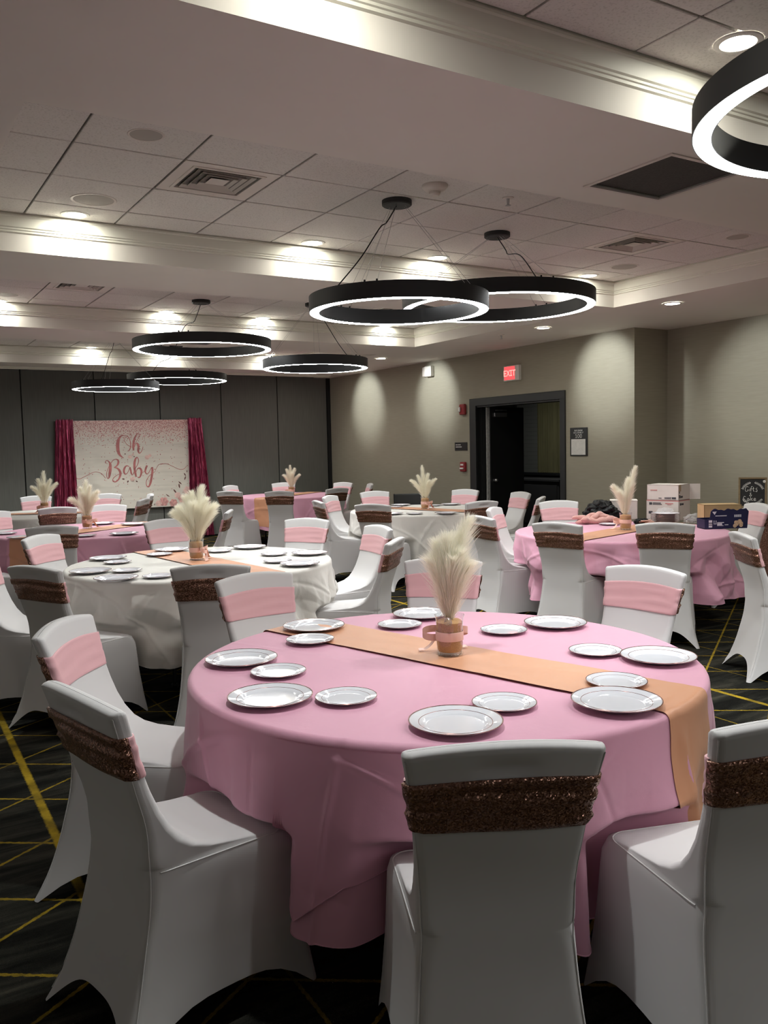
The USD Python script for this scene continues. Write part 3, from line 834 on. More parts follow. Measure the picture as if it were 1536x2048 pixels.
class Cloth:
    def __init__(self, key, seed):
        (self.cx, self.cy), self.col, self.rh, self.ro, self.drop = TABLES[key]
        g = np.random.default_rng(seed)
        self.k = np.array([6, 9, 13, 17, 23])
        self.a = np.array([.9, 1.0, .8, .45, .3]) * g.uniform(.6, 1.2, 5)
        self.p = g.uniform(0, 2 * PI, 5)
        self.cr = g.uniform(.2, .8)
        self.off = g.uniform(0, 1, 2)
        self.seed = seed
        self.near = [c for c in chairs if c[0] == key or math.hypot(c[1] - self.cx, c[2] - self.cy) < 1.5]
        self.amp = .052
        self.cra, self.wr, self.fine = (.010, .024, .050) if key in ('t2', 't7') else (.0105, .026, .013)
        self.hems = .0

    def fold(self, th):
        f = sum(a * np.sin(k * th + p) for k, a, p in zip(self.k, self.a, self.p))
        return np.tanh(f * .75)

    def hem(self, th):
        return self.drop * (1 + .035 * np.sin(3 * th + self.p[0]) + .02 * np.sin(7 * th + self.p[1]))

    def crease(self, x, y):
        c, s = math.cos(self.cr), math.sin(self.cr)
        u, v = c * x + s * y, -s * x + c * y
        o = 0
        for w, per, q in ((u, .37, self.off[0]), (v, .31, self.off[1])):
            k = w / per + q
            i = np.floor(k + .5)
            d = np.abs(k - i) * per
            sg = np.where((i.astype(int) % 2) == 0, 1.0, -.5)
            o = o + sg * np.exp(-(d / .012) ** 2)
        return o

    def facets(self, x, y):
        """crumpled cloth: triangle waves in a few directions meet in sharp creases"""
        g = np.random.default_rng(self.seed + 50)
        o = 0
        for _ in range(5):
            a, f, p = g.uniform(0, PI), g.uniform(1.4, 4.6), g.uniform(0, 1)
            q = (x * math.cos(a) + y * math.sin(a)) * f + p + .18 * np.sin(5 * (x * math.sin(a) - y * math.cos(a)) + 6 * p)
            o = o + (np.abs(q - np.floor(q) - .5) * 4 - 1) / f
        return o

    def at(self, s, th, off=0.0):
        """s: distance along the cloth from the table's centre, th: angle"""
        s, th = np.broadcast_arrays(np.asarray(s, float), np.asarray(th, float))
        d = np.clip(s - RR - ARC, 0, None)
        a = np.clip((s - RR) / RE, 0, PI / 2)
        k = d / .47
        flare = .05 * d + self.amp * (.25 + self.fold(th)) * k ** 1.25
        r = np.where(s < RR, s, RR + RE * np.sin(a)) + flare
        z = TZ - RE * (1 - np.cos(a)) - d
        fx, fy = s * np.cos(th), s * np.sin(th)
        cre = self.crease(fx, fy)
        soft = meshkit.fbm(np.stack([fx * 3.2, fy * 3.2, np.full(s.shape, self.seed * 1.7)], -1), 3, self.seed) - .5
        skirt = sm(0, .08, d)
        r = r + skirt * (self.cra * cre + self.wr * soft * np.clip(k, .3, 1) + self.fine * self.facets(fx, fy) * np.clip(k * 2.5, 0, 1)) + off * np.sin(a)
        z = z + (1 - skirt) * np.where(a < 1.2, .0016 * np.clip(cre, 0, 1), 0) + off * np.cos(a)
        # seats pushed in under the table push the cloth back
        self.push = np.zeros(s.shape)
        for _, px, py, hd, _l in self.near:
            h = math.radians(hd)
            X, Y = self.cx + r * np.cos(th) - px, self.cy + r * np.sin(th) - py
            ly = X * math.cos(h) + Y * math.sin(h)
            lx = X * math.sin(h) - Y * math.cos(h)
            need = np.clip(.262 + off - ly, 0, .62) * sm(.285, .23, np.abs(lx)) * sm(.496, .483, z) * (ly > -.45)
            toward = np.clip(-(np.cos(th) * math.cos(h) + np.sin(th) * math.sin(h)), .35, 1)
            dr = skirt * np.minimum(need / toward, r - .3)
            r = r - dr
            self.push = self.push + dr if self.push is not None and np.shape(self.push) == np.shape(dr) else dr
        return np.stack([r * np.cos(th), r * np.sin(th), z], -1)


def build_table(key, seed, what, runner_label, na=420, near=False):
    c = Cloth(key, seed)
    t = thing('round_table', f'round banquet table under the {what}', 'table', (c.cx, c.cy, 0), 0, 'round banquet tables')
    part('tabletop', lathe([(0, .742), (.885, .742), (.892, .746), (.892, .756), (.885, .7605), (0, .7605)], 72), m_tablewood, t, 30)
    for q in range(4):
        a = math.radians(45 + 90 * q)
        ca, sa = math.cos(a), math.sin(a)
        part('leg', [tube([(.40 * ca, .40 * sa, .74), (.46 * ca, .46 * sa, .02)], .014, 8), lathe([(0, 0), (.018, 0), (.018, .025), (0, .025)], 12).apply_translation((.46 * ca, .46 * sa, 0))], m_tableleg, t, True)
    part('brace', [tube([(-.32, -.32, .45), (.32, .32, .45)], .010, 6), tube([(-.32, .32, .43), (.32, -.32, .43)], .010, 6)], m_tableleg, t, True)
    th = np.arange(na) * 2 * PI / na
    top = list(np.linspace(.02, RR, 34 if near else 14))
    s_edge = [RR + ARC * k for k in (.2, .4, .6, .8, 1.0)]
    nsk = 64 if near else 34
    rows, push = [], []
    for s in top + s_edge:
        rows.append(c.at(np.full(na, s), th))
        push.append(c.push)
    for v in np.linspace(0, 1, nsk + 1)[1:]:
        rows.append(c.at(RR + ARC + c.hem(th) * v, th))
        push.append(c.push)
    A = np.array(rows)
    rad = np.hypot(A[..., 0], A[..., 1])
    wgt = np.clip(gaussian_filter((np.array(push) > 1e-4).astype(float), (2.0, na / 110), mode=('nearest', 'wrap')) * 2.2, 0, 1)
    soft = gaussian_filter(rad, (1.6, na / 170), mode=('nearest', 'wrap'))
    new = rad * (1 - wgt) + soft * wgt
    A[..., :2] *= (new / np.maximum(rad, 1e-6))[..., None]
    rows = list(A)
    rows.append(rows[-1] * np.array([.997, .997, 1]) + np.array([0, 0, .004]))
    nm = 'tablecloth'
    x = thing(nm, f'{what}', 'tablecloth', (c.cx, c.cy, 0), 0, 'round tablecloths')
    mat = m_pink_cloth if c.col == 'pink' else m_white_cloth
    G = grid(np.array(rows), True)
    cap = np.arange(na)
    G = trimesh.Trimesh(np.vstack([G.vertices, [[0, 0, TZ]]]), np.vstack([G.faces, np.c_[np.full(na, len(G.vertices)), cap, (cap + 1) % na]]), process=False)
    part('cloth', G, mat, x, 60)
    hemp = A[-1]
    part('hem', tube(hemp, .0022, 5, True), mat, x, True)
    if key == 't1':     # the upper cloth layer that hangs shorter over the front
        ths = np.radians(np.linspace(204.5, 243, 110))
        hz = np.interp(np.degrees(ths), [204.5, 206.5, 209, 213, 218, 223, 229, 243], [.50, .30, .262, .318, .378, .392, .415, .43])
        full = TZ - RE - hz
        lay = []
        for v in np.linspace(0, 1, 44):
            ri = len(top) + len(s_edge) - 1 + np.clip(full * v / c.hem(ths) * nsk, 0, nsk)
            ci = np.degrees(ths) / 360 * na
            q = np.stack([map_coordinates(A[..., k], [ri, ci], order=1, mode='grid-wrap') for k in range(3)], -1)
            rr = np.hypot(q[:, 0], q[:, 1])
            q[:, :2] *= ((rr + .003 + .010 * v) / rr)[:, None]
            lay.append(q)
        part('upper_layer', grid(np.array(lay)), mat, x, 60)
        part('hem', tube(lay[-1], .0022, 5), mat, x, True)
    # runner
    a = math.radians(c.rh)
    d, n = np.array([math.cos(a), math.sin(a)]), np.array([-math.sin(a), math.cos(a)])
    half = .148
    cs = np.linspace(-half, half, 15)
    tt = np.concatenate([np.linspace(-1.33, -.97, 22), np.linspace(-.96, -.82, 24), np.linspace(-.80, .80, 40), np.linspace(.82, .96, 24), np.linspace(.97, 1.33, 22)])
    P = np.zeros((len(tt), len(cs), 3))
    for j, q in enumerate(cs):
        base = np.array(c.ro) + n * q
        b = base @ d
        lim = math.sqrt(max(RR * RR - base @ base + b * b, 0))
        tv = tt[:, None]
        S, A = np.zeros(len(tt)), np.zeros(len(tt))
        for i, v in enumerate(tt):
            w = min(max(v, -b - lim), -b + lim)
            pt = base + d * w
            S[i] = math.hypot(*pt) + abs(v - w)
            A[i] = math.atan2(pt[1], pt[0])
        P[:, j] = c.at(S, A, .0035)
    wr = meshkit.fbm(np.stack([np.repeat(tt[:, None], len(cs), 1) * 4, np.repeat(cs[None], len(tt), 0) * 14, np.full((len(tt), len(cs)), seed * 3.1)], -1), 3, seed)
    P[:, :, 2] += np.where(P[:, :, 2] > TZ - .005, .0060 * wr, 0)
    rn = thing('table_runner', runner_label, 'table runner', (c.cx, c.cy, 0), 0, 'peach satin runners')
    part('satin_strip', grid(P), m_peach, rn, True)
    return c


C1 = build_table('t1', 11, 'smooth pink tablecloth on the large front table', 'peach satin runner across the front pink table, hanging down at right', 840, True)
C2 = build_table('t2', 12, 'wrinkled white tablecloth on the near left table', 'peach satin runner across the near white table', 560, True)
build_table('t3', 13, 'pink tablecloth on the left table behind the near white one', 'peach satin runner on the left pink table under the plates')
build_table('t4', 14, 'white tablecloth on the far left table by the backdrop', 'peach satin runner on the far left white table')
build_table('t5', 15, 'pink tablecloth on the farthest table by the grey partition', 'peach satin runner hanging down the far pink table')
build_table('t6', 16, 'white tablecloth on the far table left of the doorway', 'peach satin runner on the far white table left of the doorway')
C7 = build_table('t7', 17, 'creased pink tablecloth on the right table with the boxes', 'peach satin runner on the right pink table by the boxes', 560, True)

# ------------------------------------------------------------------ plates


def plate_parts(t, R):
    k = R / .13
    part('dish', lathe([(0, .002), (R * .60, .002), (R * .64, .003), (R * .70, .0085 * k), (R * .985, .0165 * k), (R, .0170 * k), (R * .995, .0150 * k), (R * .70, .0055 * k), (R * .64, 0), (0, 0)], 72), m_plate, t, 50)
    part('rim_line', lathe([(R * .978, .0166 * k), (R * .985, .0172 * k), (R * 1.003, .0176 * k), (R * 1.004, .0160 * k)], 72), m_plate_line, t, True, 'thin rose gold rim line')
    part('inner_line', lathe([(R * .775, .0103 * k), (R * .778, .0112 * k), (R * .787, .0114 * k), (R * .790, .0106 * k)], 72), m_plate_line, t, True)


plate_src = {}


def plate(x, y, big, label, z=TZ + .0022, tilt=0):
    key = 'big' if big else 'small'
    nm, cat = ('dinner_plate', 'plate') if big else ('dessert_plate', 'plate')
    rz = float(rng.uniform(0, 360))
    if key not in plate_src:
        t = thing(nm, label, cat, (x, y, z), rz, 'white plastic dinner plates' if big else 'white plastic dessert plates')
        plate_parts(t, .131 if big else .0955)
        plate_src[key] = t
        return t
    return copy_of(plate_src[key], (x, y, z), rz, label)


T1P = [(-.62, .395, 1, 'large plate at the far left edge of the front pink table'), (-.579, .163, 0, 'small plate beside the far left large plate of the front pink table'),
       (-.729, -.106, 1, 'large plate with glare at the left front edge of the front pink table'), (-.535, -.238, 0, 'small plate right of the large plate with glare on the front pink table'),
       (-.405, -.627, 1, 'large plate nearest the camera, just above the foreground chair back'), (-.181, -.565, 0, 'small plate right of the nearest large plate on the front pink table'),
       (.085, -.755, 1, 'large plate beside the runner at the right front of the front pink table'), (.248, -.602, 0, 'small plate lying on the runner at the right front of the front pink table'),
       (.606, -.462, 1, 'large plate at the right edge of the front pink table'), (.498, -.264, 0, 'small plate left of the right edge large plate, front pink table'),
       (.711, .177, 1, 'large plate right of the vase at the back of the front pink table'), (.457, .21, 0, 'small plate between vase and back right large plate, front pink table'),
       (.369, .682, 1, 'large plate half hidden behind the vase on the front pink table'), (.173, .561, 0, 'small plate left of the vase on the front pink table'),
       (-.153, .733, 1, 'large plate at the back left end of the runner on the front pink table'), (-.276, .524, 0, 'small plate below the back left large plate, front pink table runner')]
for dx, dy, b, lab in T1P:
    dz = .0035 if (b, dx) in ((0, .248), (0, -.276), (1, -.153), (1, .085)) else 0
    plate(1.77 + dx, 2.5 + dy, b, 'white ' + lab, TZ + .0022 + dz)


PLW = ['large plate at the far left edge', 'small plate beside the far left large one', 'large plate at the left front', 'small plate right of the left front large one', 'large plate at the back left', 'small plate below the back left large one',
       'large plate behind the vase at the runner', 'small plate at the left of the runner', 'large plate at the back right', 'small plate just right of the vase', 'large plate at the right edge', 'small plate inside the right edge large one',
       'large plate at the right front', 'small plate inside the right front large one']
for (dx, dy, b), lab in zip([(-0.765, -0.066, 1), (-0.56, -0.172, 0), (-0.709, -0.488, 1), (-0.47, -0.552, 0), (-0.503, 0.55, 1), (-0.50, 0.30, 0), (0.02, 0.712, 1), (-0.14, 0.51, 0), (0.57, 0.50, 1), (0.30, 0.44, 0), (0.76, -0.168, 1), (0.54, -0.03, 0), (0.45, -0.64, 1), (0.40, -0.40, 0)], PLW):
    plate(2.0 + dx, 5.72 + dy, b, f'white {lab} of the near white table', TZ + .0022 + (.0035 if abs(dx) < .16 else 0))
for (dx, dy, b), lab in zip([(-0.773, 0.15, 0), (-0.55, -0.18, 0), (-0.72, -0.40, 1), (-0.208, -0.66, 0), (0.121, -0.745, 1), (0.241, 0.596, 1), (0.47, 0.21, 1)],
                            ['small plate at the left frame edge, back one', 'small plate at the left, inside the front one', 'large plate at the left front', 'small plate in front of the vase', 'large plate at the right front', 'large plate behind the runner', 'large plate lying on the runner']):
    plate(1.96 + dx, 8.80 + dy, b, f'white {lab} of the left pink table', TZ + .0022 + (.0035 if dx == .47 else 0))
for (dx, dy, b), lab in zip([(0.145, 0.774, 1), (-0.10, 0.52, 0), (-0.70, -0.36, 1), (-0.50, -0.52, 0), (0.42, 0.40, 0), (0.66, 0.38, 1), (-0.24, -0.775, 1)],
                            ['large plate at the back left', 'small plate at the back left', 'large plate at the left front', 'small plate left of the runner front', 'small plate right of the vase', 'large plate at the back right', 'large plate at the right front']):
    plate(5.82 + dx, 8.55 + dy, b, f'white {lab} of the far white table', TZ + .0022 + (.0035 if dx in (-.24,) else 0))
plate(5.92, 5.66, 0, 'white small plate left of the vase on the right pink table')

# ------------------------------------------------------------------ centrepieces: glass vase, sand, ribbon, pampas plumes


def curves(name, pts, widths, mat, parent):
    pp = path_of(parent)
    c = UsdGeom.BasisCurves.Define(stage, pp + '/' + numbered(pp, name))
    n, k = pts.shape[:2]
    c.CreateTypeAttr('linear')
    c.CreateCurveVertexCountsAttr(Vt.IntArray.FromNumpy(np.full(n, k, np.int32)))
    c.CreatePointsAttr(Vt.Vec3fArray.FromNumpy(pts.reshape(-1, 3).astype(np.float32)))
    c.CreateWidthsAttr(Vt.FloatArray.FromNumpy(np.broadcast_to(widths, (n, k)).reshape(-1).astype(np.float32)))
    c.SetWidthsInterpolation('vertex')
    UsdShade.MaterialBindingAPI.Apply(c.GetPrim()).Bind(mat)
    return c.GetPrim()


def plume_axis(base, tip, bend, n=40):
    base, tip = np.array(base), np.array(tip)
    mid = base * .45 + tip * .55 + np.array([-bend * (tip[0] - base[0]) * .5, -bend * (tip[1] - base[1]) * .5, .05])
    t = np.linspace(0, 1, n)[:, None]
    return (1 - t) ** 2 * base + 2 * t * (1 - t) * mid + t * t * tip


def plume(parent, base, tip, width, n, wd, seed, start=.07):
    g = np.random.default_rng(seed)
    ax = plume_axis(base, tip, .6)
    T = np.gradient(ax, axis=0)
    T /= np.linalg.norm(T, axis=1, keepdims=True)
    u = start + (1 - start) * g.random(n) ** .9
    k = u * (len(ax) - 1)
    i = np.clip(k.astype(int), 0, len(ax) - 2)
    fr = (k - i)[:, None]
    root = ax[i] * (1 - fr) + ax[i + 1] * fr
    tg = T[i]
    rad = g.normal(size=(n, 3))
    rad -= (rad * tg).sum(1, keepdims=True) * tg
    rad /= np.linalg.norm(rad, axis=1, keepdims=True)
    v = (u - start) / (1 - start)
    prof = np.clip(np.sin(PI * np.clip(.10 + .82 * v ** .8, 0, 1)), 0, 1) ** .9 + .10
    L = (width * 2.3 * prof * g.uniform(.7, 1.15, n))[:, None]
    out = g.uniform(.22, .55, n)[:, None]
    w = np.linspace(0, 1, 5)
    P = root[:, None] + L[:, None] * (tg[:, None] * (w[None, :, None] * (1.0 - .18 * w[None, :, None])) + rad[:, None] * (out[:, None] * np.sqrt(w)[None, :, None] * .95))
    P[:, :, 2] -= (L[:, None, 0] * .16) * (w ** 2)[None]
    return curves('plume', P, wd * np.array([1.0, .95, .8, .55, .2]), m_plume, parent), ax


def vase(key, x, y, tips, label, n=420, wd=.0016, k=1.0, bow_at=0.0, width=.036, band=True):
    t = thing('pampas_vase', label, 'centrepiece', (x, y, TZ + .0062), 0, 'pampas grass centrepieces')
    part('glass_vase', lathe([(0, .004), (.040, .004), (.043, .012), (.047, .02), (.0495, .045), (.0495, .09), (.0495, .115), (.0510, .135), (.0550, .150), (.0537, .150), (.0497, .134), (.0482, .112), (.048, .09), (.048, .045), (.0455, .022), (.0415, .0155), (0, .014)], 56), m_glass, t, 40)
    part('glass_foot', [lathe([(.038, .0), (.044, .0), (.046, .006), (.043, .012), (.038, .012)], 40)] + [place(trimesh.creation.icosphere(2, .0055), (.046 * math.cos(a), .046 * math.sin(a), .0065)) for a in np.arange(12) * PI / 6], m_glass, t, True)
    top = .128
    part('sand_fill', lathe([(0, .016), (.040, .0165), (.0445, .024), (.0474, .046), (.0474, .09), (.0478, top - .004), (.040, top + .003), (.02, top + .006), (0, top + .004)], 48), m_sand, t, 40)
    part('ribbon_band', lathe([(.0500, .058), (.0512, .059), (.0514, .075), (.0512, .090), (.0500, .091)], 56), m_ribbon, t, True)
    # bow: two loops and two tails
    a = bow_at
    d, nrm = np.array([math.cos(a), math.sin(a), 0]), np.array([-math.sin(a), math.cos(a), 0])
    bow_m = []
    for s in (-1, 1):
        q = np.linspace(0, 2 * PI, 30)
        loop = d[None] * (.052 + .003 * np.sin(q))[:, None] + nrm[None] * (s * (.044 - .044 * np.cos(q)))[:, None] + np.array([0, 0, 1])[None] * (.074 + .012 * np.sin(q) * s)[:, None] + d[None] * (.020 * np.sin(q))[:, None]
        bow_m.append(grid(np.stack([loop + [0, 0, z] for z in (-.013, -.004, .005, .013)])))
        e = np.linspace(0, 1, 16)[:, None]
        tail = d[None] * (.053 + .02 * e) + nrm[None] * (s * (.01 + .085 * e)) + np.array([0, 0, 1.0])[None] * (.070 - .066 * np.clip(e * 1.3, 0, 1) + .004 * np.sin(9 * e))
        bow_m.append(grid(np.stack([tail + d * w + [0, 0, .004 * abs(w) * 50] for w in (0, .010, .020)])))
    bow_m.append(place(trimesh.creation.icosphere(2, .011), d * .054 + np.array([0, 0, .074])))
    part('ribbon_bow', bow_m, m_ribbon, t, True)
    stems = []
    for i, (lx, h, dp) in enumerate(tips):
        tip = np.array([SIDE[0] * lx - SIDE[1] * dp, SIDE[1] * lx + SIDE[0] * dp, h])
        b = np.array([tip[0] * .12, tip[1] * .12, .10])
        _, ax = plume(t, b, tip, width * (1 + .12 * math.sin(3 * i)), n, wd, 100 * ord(key[1]) + i)
        stems.append(tube(ax[:26], .0016, 5))
    part('stem', stems, m_stem, t, True)
    return t


v1 = vase('t1', 1.81, 2.513, [(.080, .495, .02), (-.062, .355, -.02), (-.038, .41, .03), (-.005, .435, -.02), (.036, .43, .04), (.066, .33, -.01), (.040, .385, -.04), (-.022, .38, .04), (.010, .36, -.05)],
          'largest pampas grass vase on the front pink table', 1300, .0012, bow_at=math.radians(72), width=.050)
g = lathe([(0, 0), (.008, .001), (.019, .018), (.017, .024), (.010, .027), (0, .027)], 8)
part('crystal', place(place(g, (0, 0, -.012)), (1.81 - 1.81 - .030, -.028, .128), trimesh.transformations.euler_matrix(1.1, .4, .3)[:3, :3]), m_crystal, v1)
vase('t2', 1.985, 5.77, [(-.145, .34, 0), (-.07, .44, .03), (.05, .51, .02), (.14, .38, 0), (.09, .43, -.05), (0, .40, -.06), (-.03, .47, .05), (.10, .33, .06), (-.10, .38, -.05), (.03, .36, .08)], 'full pampas grass vase on the near white table', 900, .0019, bow_at=math.radians(-25), width=.05)
vase('t3', 1.945, 8.95, [(-.155, .30, 0), (-.06, .41, .02), (.005, .48, 0), (.12, .37, 0), (.06, .43, -.04), (-.02, .36, -.05), (.09, .30, .05)], 'pampas grass vase on the left pink table in front of the banner', 560, .0026, bow_at=math.radians(-50), width=.044)
vase('t4', 2.03, 11.75, [(-.15, .34, 0), (-.07, .43, 0), (.0, .53, .02), (.09, .42, 0), (.17, .38, 0), (.03, .36, -.06)], 'pampas grass vase on the far left white table', 420, .0034, bow_at=math.radians(200), width=.042)
vase('t5', 6.06, 12.8, [(-.12, .33, 0), (-.07, .42, 0), (-.01, .48, 0), (.06, .43, 0), (.14, .33, 0), (.02, .36, -.05)], 'smallest pampas grass vase on the far pink table by the partition', 380, .0036, bow_at=math.radians(200), width=.038)
vase('t6', 5.83, 8.56, [(-.165, .35, 0), (-.08, .40, .02), (-.03, .52, 0), (.04, .42, 0), (.13, .36, 0), (.05, .34, -.06)], 'spiky pampas grass vase on the far white table', 520, .0026, bow_at=math.radians(-60), width=.036)
vase('t7', 5.655, 5.215, [(.085, .54, 0), (-.10, .38, .02), (-.06, .33, -.02), (.03, .44, .02), (.055, .40, -.03)], 'slim pampas grass vase beside the blanket on the right pink table', 800, .0020, bow_at=math.radians(80), width=.042)

# ------------------------------------------------------------------ backdrop with the banner
m_banner = None


def banner_material():
    n = {'g': ('geometry', {}), 'x': ('separate_xyz', {}), 'mp': ('mapping', {'scale': (38.0, 1.0, 38.0)}), 'v': ('voronoi_texture', {'scale': 1.6}), 'sep': ('separate_color', {}),
         # glitter print: dense at the top, thinning downwards
         'hz': ('map_range', {'from_min': 1.60, 'from_max': 2.06, 'to_min': .03, 'to_max': 1.0, 'clamp': True}), 'lt': ('math', {'math_type': 'less_than'}), 'dd': ('math', {'math_type': 'less_than', 'value2': .46}), 'mm': ('math', {'math_type': 'multiply'}),
         'cr': ('rgb_ramp', {'ramp': [(0.0, (.28, .09, .09)), (.35, (.50, .19, .18)), (.7, (.66, .33, .30)), (1.0, (.84, .60, .56))]}),
         'hz2': ('map_range', {'from_min': 1.72, 'from_max': 2.06, 'to_min': .0, 'to_max': .85, 'clamp': True}), 'bm': ('mix_color', {'a': (.69, .645, .56), 'b': (.74, .48, .44)}),
         # printed boards
         'bd': ('math', {'math_type': 'floored_modulo', 'value2': .235}), 'bl': ('map_range', {'from_min': .0, 'from_max': .012, 'to_min': .88, 'to_max': 1.0, 'clamp': True}),
         'wn': ('noise_texture', {'scale': 1.0, 'detail': 3.0}), 'wm': ('mapping', {'scale': (2.0, 1.0, 14.0)}), 'wr': ('map_range', {'from_min': .3, 'from_max': .7, 'to_min': .93, 'to_max': 1.04}), 'ml': ('math', {'math_type': 'multiply'}),
         'sc': ('mix_color', {'blend_type': 'multiply', 'fac': 1.0}), 'fm': ('mix_color', {}), 'cb': ('combine_color', {}), 'p': ('principled_bsdf', {'roughness': .45})}
    L = [('g.position', 'x.vector'), ('g.position', 'mp.vector'), ('mp.vector', 'v.vector'), ('v.color', 'sep.color'), ('x.z', 'hz.value'), ('sep.r', 'lt.value1'), ('hz.result', 'lt.value2'), ('v.distance', 'dd.value1'),
         ('lt.value', 'mm.value1'), ('dd.value', 'mm.value2'), ('sep.g', 'cr.fac'), ('x.z', 'hz2.value'), ('hz2.result', 'bm.fac'), ('x.z', 'bd.value1'), ('bd.value', 'bl.value'),
         ('g.position', 'wm.vector'), ('wm.vector', 'wn.vector'), ('wn.fac', 'wr.value'), ('bl.result', 'ml.value1'), ('wr.result', 'ml.value2'), ('ml.value', 'cb.r'), ('ml.value', 'cb.g'), ('ml.value', 'cb.b'),
         ('bm.result', 'sc.a'), ('cb.color', 'sc.b'), ('sc.result', 'fm.a'), ('cr.color', 'fm.b'), ('mm.value', 'fm.fac'), ('fm.result', 'p.base_color')]
    return usdkit.material(stage, '/World/Looks/banner_print', n, L, surface='p.BSDF')


YP = YB - .055
bn = thing('backdrop_banner', 'cream Oh Baby banner with pink glitter print hung on the grey partition', 'banner', (0, 0, 0))
xs, zs = np.linspace(2.985, 4.97, 60), np.linspace(0, 1, 40)


def banner_y(x, z):
    return YP - .010 * meshkit.fbm(np.stack([x * 1.3, z * 2.2, np.zeros(np.shape(x))], -1), 3, 5) - .012 * np.exp(-((x - 3.05 - .28 * (2.05 - z)) / .10) ** 2) * (z > 1.0)


GX, GV = np.meshgrid(xs, zs)
GZ = (2.057 + .011 * (GX - 2.985)) * (1 - GV) + (.587 - .009 * (GX - 2.985)) * GV
part('printed_sheet', grid(np.stack([GX, banner_y(GX, GZ), GZ], -1)), banner_material(), bn, True)
part('back_sheet', grid(np.stack([GX, banner_y(GX, GZ) + .004, GZ], -1)[:, ::-1]), m_white_cloth, bn, True)
part('hanging_cord', tube([(2.74, YP + .01, 2.059), (3.7, YP + .012, 2.066), (5.19, YP + .01, 2.089)], .004, 6), m_steel, bn, True)
m_letter = M('rose_gold_print', (.47, .165, .155), .4, var=((3.0, 1.0, 9.0), .35))
m_rose = M('rose_print', (.62, .32, .29), .5, var=(24.0, .4))
m_rose_pale = M('rose_print_pale', (.76, .52, .46), .5, var=(30.0, .2))
m_leafdark = M('leaf_print_dark', (.16, .075, .065), .5)
STROKES = [[(3.859,1.812,0.008),(3.818,1.813,0.015),(3.772,1.791,0.029),(3.741,1.734,0.048),(3.726,1.652,0.056),(3.728,1.563,0.053),(3.748,1.497,0.038),(3.783,1.458,0.022),(3.818,1.434,0.008)],
    [(3.833,1.781,0.007),(3.84,1.732,0.008),(3.869,1.674,0.009),(3.913,1.639,0.009),(3.957,1.619,0.007)],
    [(3.859,1.815,0.01),(3.906,1.789,0.011),(3.935,1.723,0.013),(3.942,1.648,0.015),(3.931,1.592,0.017),(3.909,1.559,0.013),(3.884,1.549,0.007)],
    [(4.003,1.656,0.007),(4.052,1.726,0.008),(4.094,1.795,0.01),(4.094,1.836,0.01),(4.061,1.838,0.015),(4.021,1.779,0.029),(3.997,1.705,0.037),(3.986,1.632,0.038),(3.987,1.558,0.025)],
    [(4.001,1.614,0.008),(4.033,1.672,0.013),(4.062,1.667,0.03),(4.072,1.613,0.037),(4.065,1.555,0.034),(4.08,1.512,0.019),(4.114,1.53,0.011),(4.145,1.596,0.01),(4.149,1.625,0.005)],
    [(3.509,1.355,0.011),(3.515,1.388,0.011),(3.542,1.4,0.011),(3.569,1.378,0.021),(3.587,1.337,0.04),(3.586,1.263,0.047),(3.575,1.19,0.045),(3.562,1.125,0.029),(3.544,1.1,0.015),(3.526,1.119,0.011),(3.523,1.176,0.01),(3.539,1.241,0.01),(3.571,1.309,0.008)],
    [(3.6,1.353,0.01),(3.638,1.401,0.011),(3.688,1.417,0.015),(3.72,1.395,0.03),(3.721,1.35,0.034),(3.694,1.306,0.022),(3.648,1.28,0.011)],
    [(3.648,1.28,0.01),(3.701,1.265,0.024),(3.739,1.222,0.038),(3.749,1.169,0.038),(3.73,1.104,0.03),(3.696,1.059,0.022),(3.655,1.039,0.019),(3.621,1.054,0.015),(3.625,1.091,0.011),(3.666,1.134,0.01),(3.733,1.169,0.008),(3.782,1.177,0.007)],
    [(3.901,1.291,0.011),(3.857,1.301,0.019),(3.823,1.265,0.032),(3.809,1.208,0.032),(3.826,1.165,0.021),(3.859,1.173,0.011),(3.89,1.221,0.01),(3.914,1.282,0.011)],
    [(3.913,1.278,0.021),(3.925,1.22,0.029),(3.933,1.17,0.025),(3.953,1.145,0.011),(3.975,1.177,0.008)],
    [(3.961,1.16,0.008),(3.998,1.243,0.01),(4.043,1.316,0.011),(4.062,1.389,0.013),(4.044,1.438,0.017),(4.014,1.416,0.03),(3.992,1.342,0.038),(3.99,1.251,0.038),(3.999,1.176,0.037),(4.013,1.109,0.025)],
    [(4.008,1.184,0.008),(4.04,1.245,0.015),(4.082,1.252,0.03),(4.105,1.206,0.035),(4.093,1.14,0.029),(4.066,1.098,0.021),(4.033,1.105,0.01)],
    [(4.098,1.173,0.008),(4.137,1.188,0.007),(4.162,1.204,0.007)],
    [(4.205,1.299,0.03),(4.181,1.245,0.034),(4.171,1.191,0.025),(4.194,1.153,0.015),(4.228,1.173,0.011),(4.264,1.234,0.011),(4.284,1.262,0.015)],
    [(4.293,1.267,0.034),(4.292,1.191,0.038),(4.276,1.099,0.038),(4.255,1.009,0.037),(4.231,0.951,0.029),(4.206,0.934,0.019),(4.182,0.961,0.013),(4.18,1.02,0.011),(4.204,1.077,0.01),(4.252,1.133,0.008),(4.304,1.165,0.007),(4.335,1.185,0.007),(4.357,1.23,0.007),(4.403,1.301,0.007),(4.464,1.32,0.007),(4.519,1.318,0.006)],
    [(4.433,1.31,0.008),(4.533,1.319,0.008),(4.632,1.279,0.008),(4.752,1.219,0.008),(4.842,1.216,0.008),(4.902,1.271,0.006)],
    [(3.013,1.144,0.006),(3.079,1.11,0.008),(3.19,1.156,0.008),(3.32,1.214,0.008),(3.431,1.191,0.008),(3.504,1.104,0.008)]]


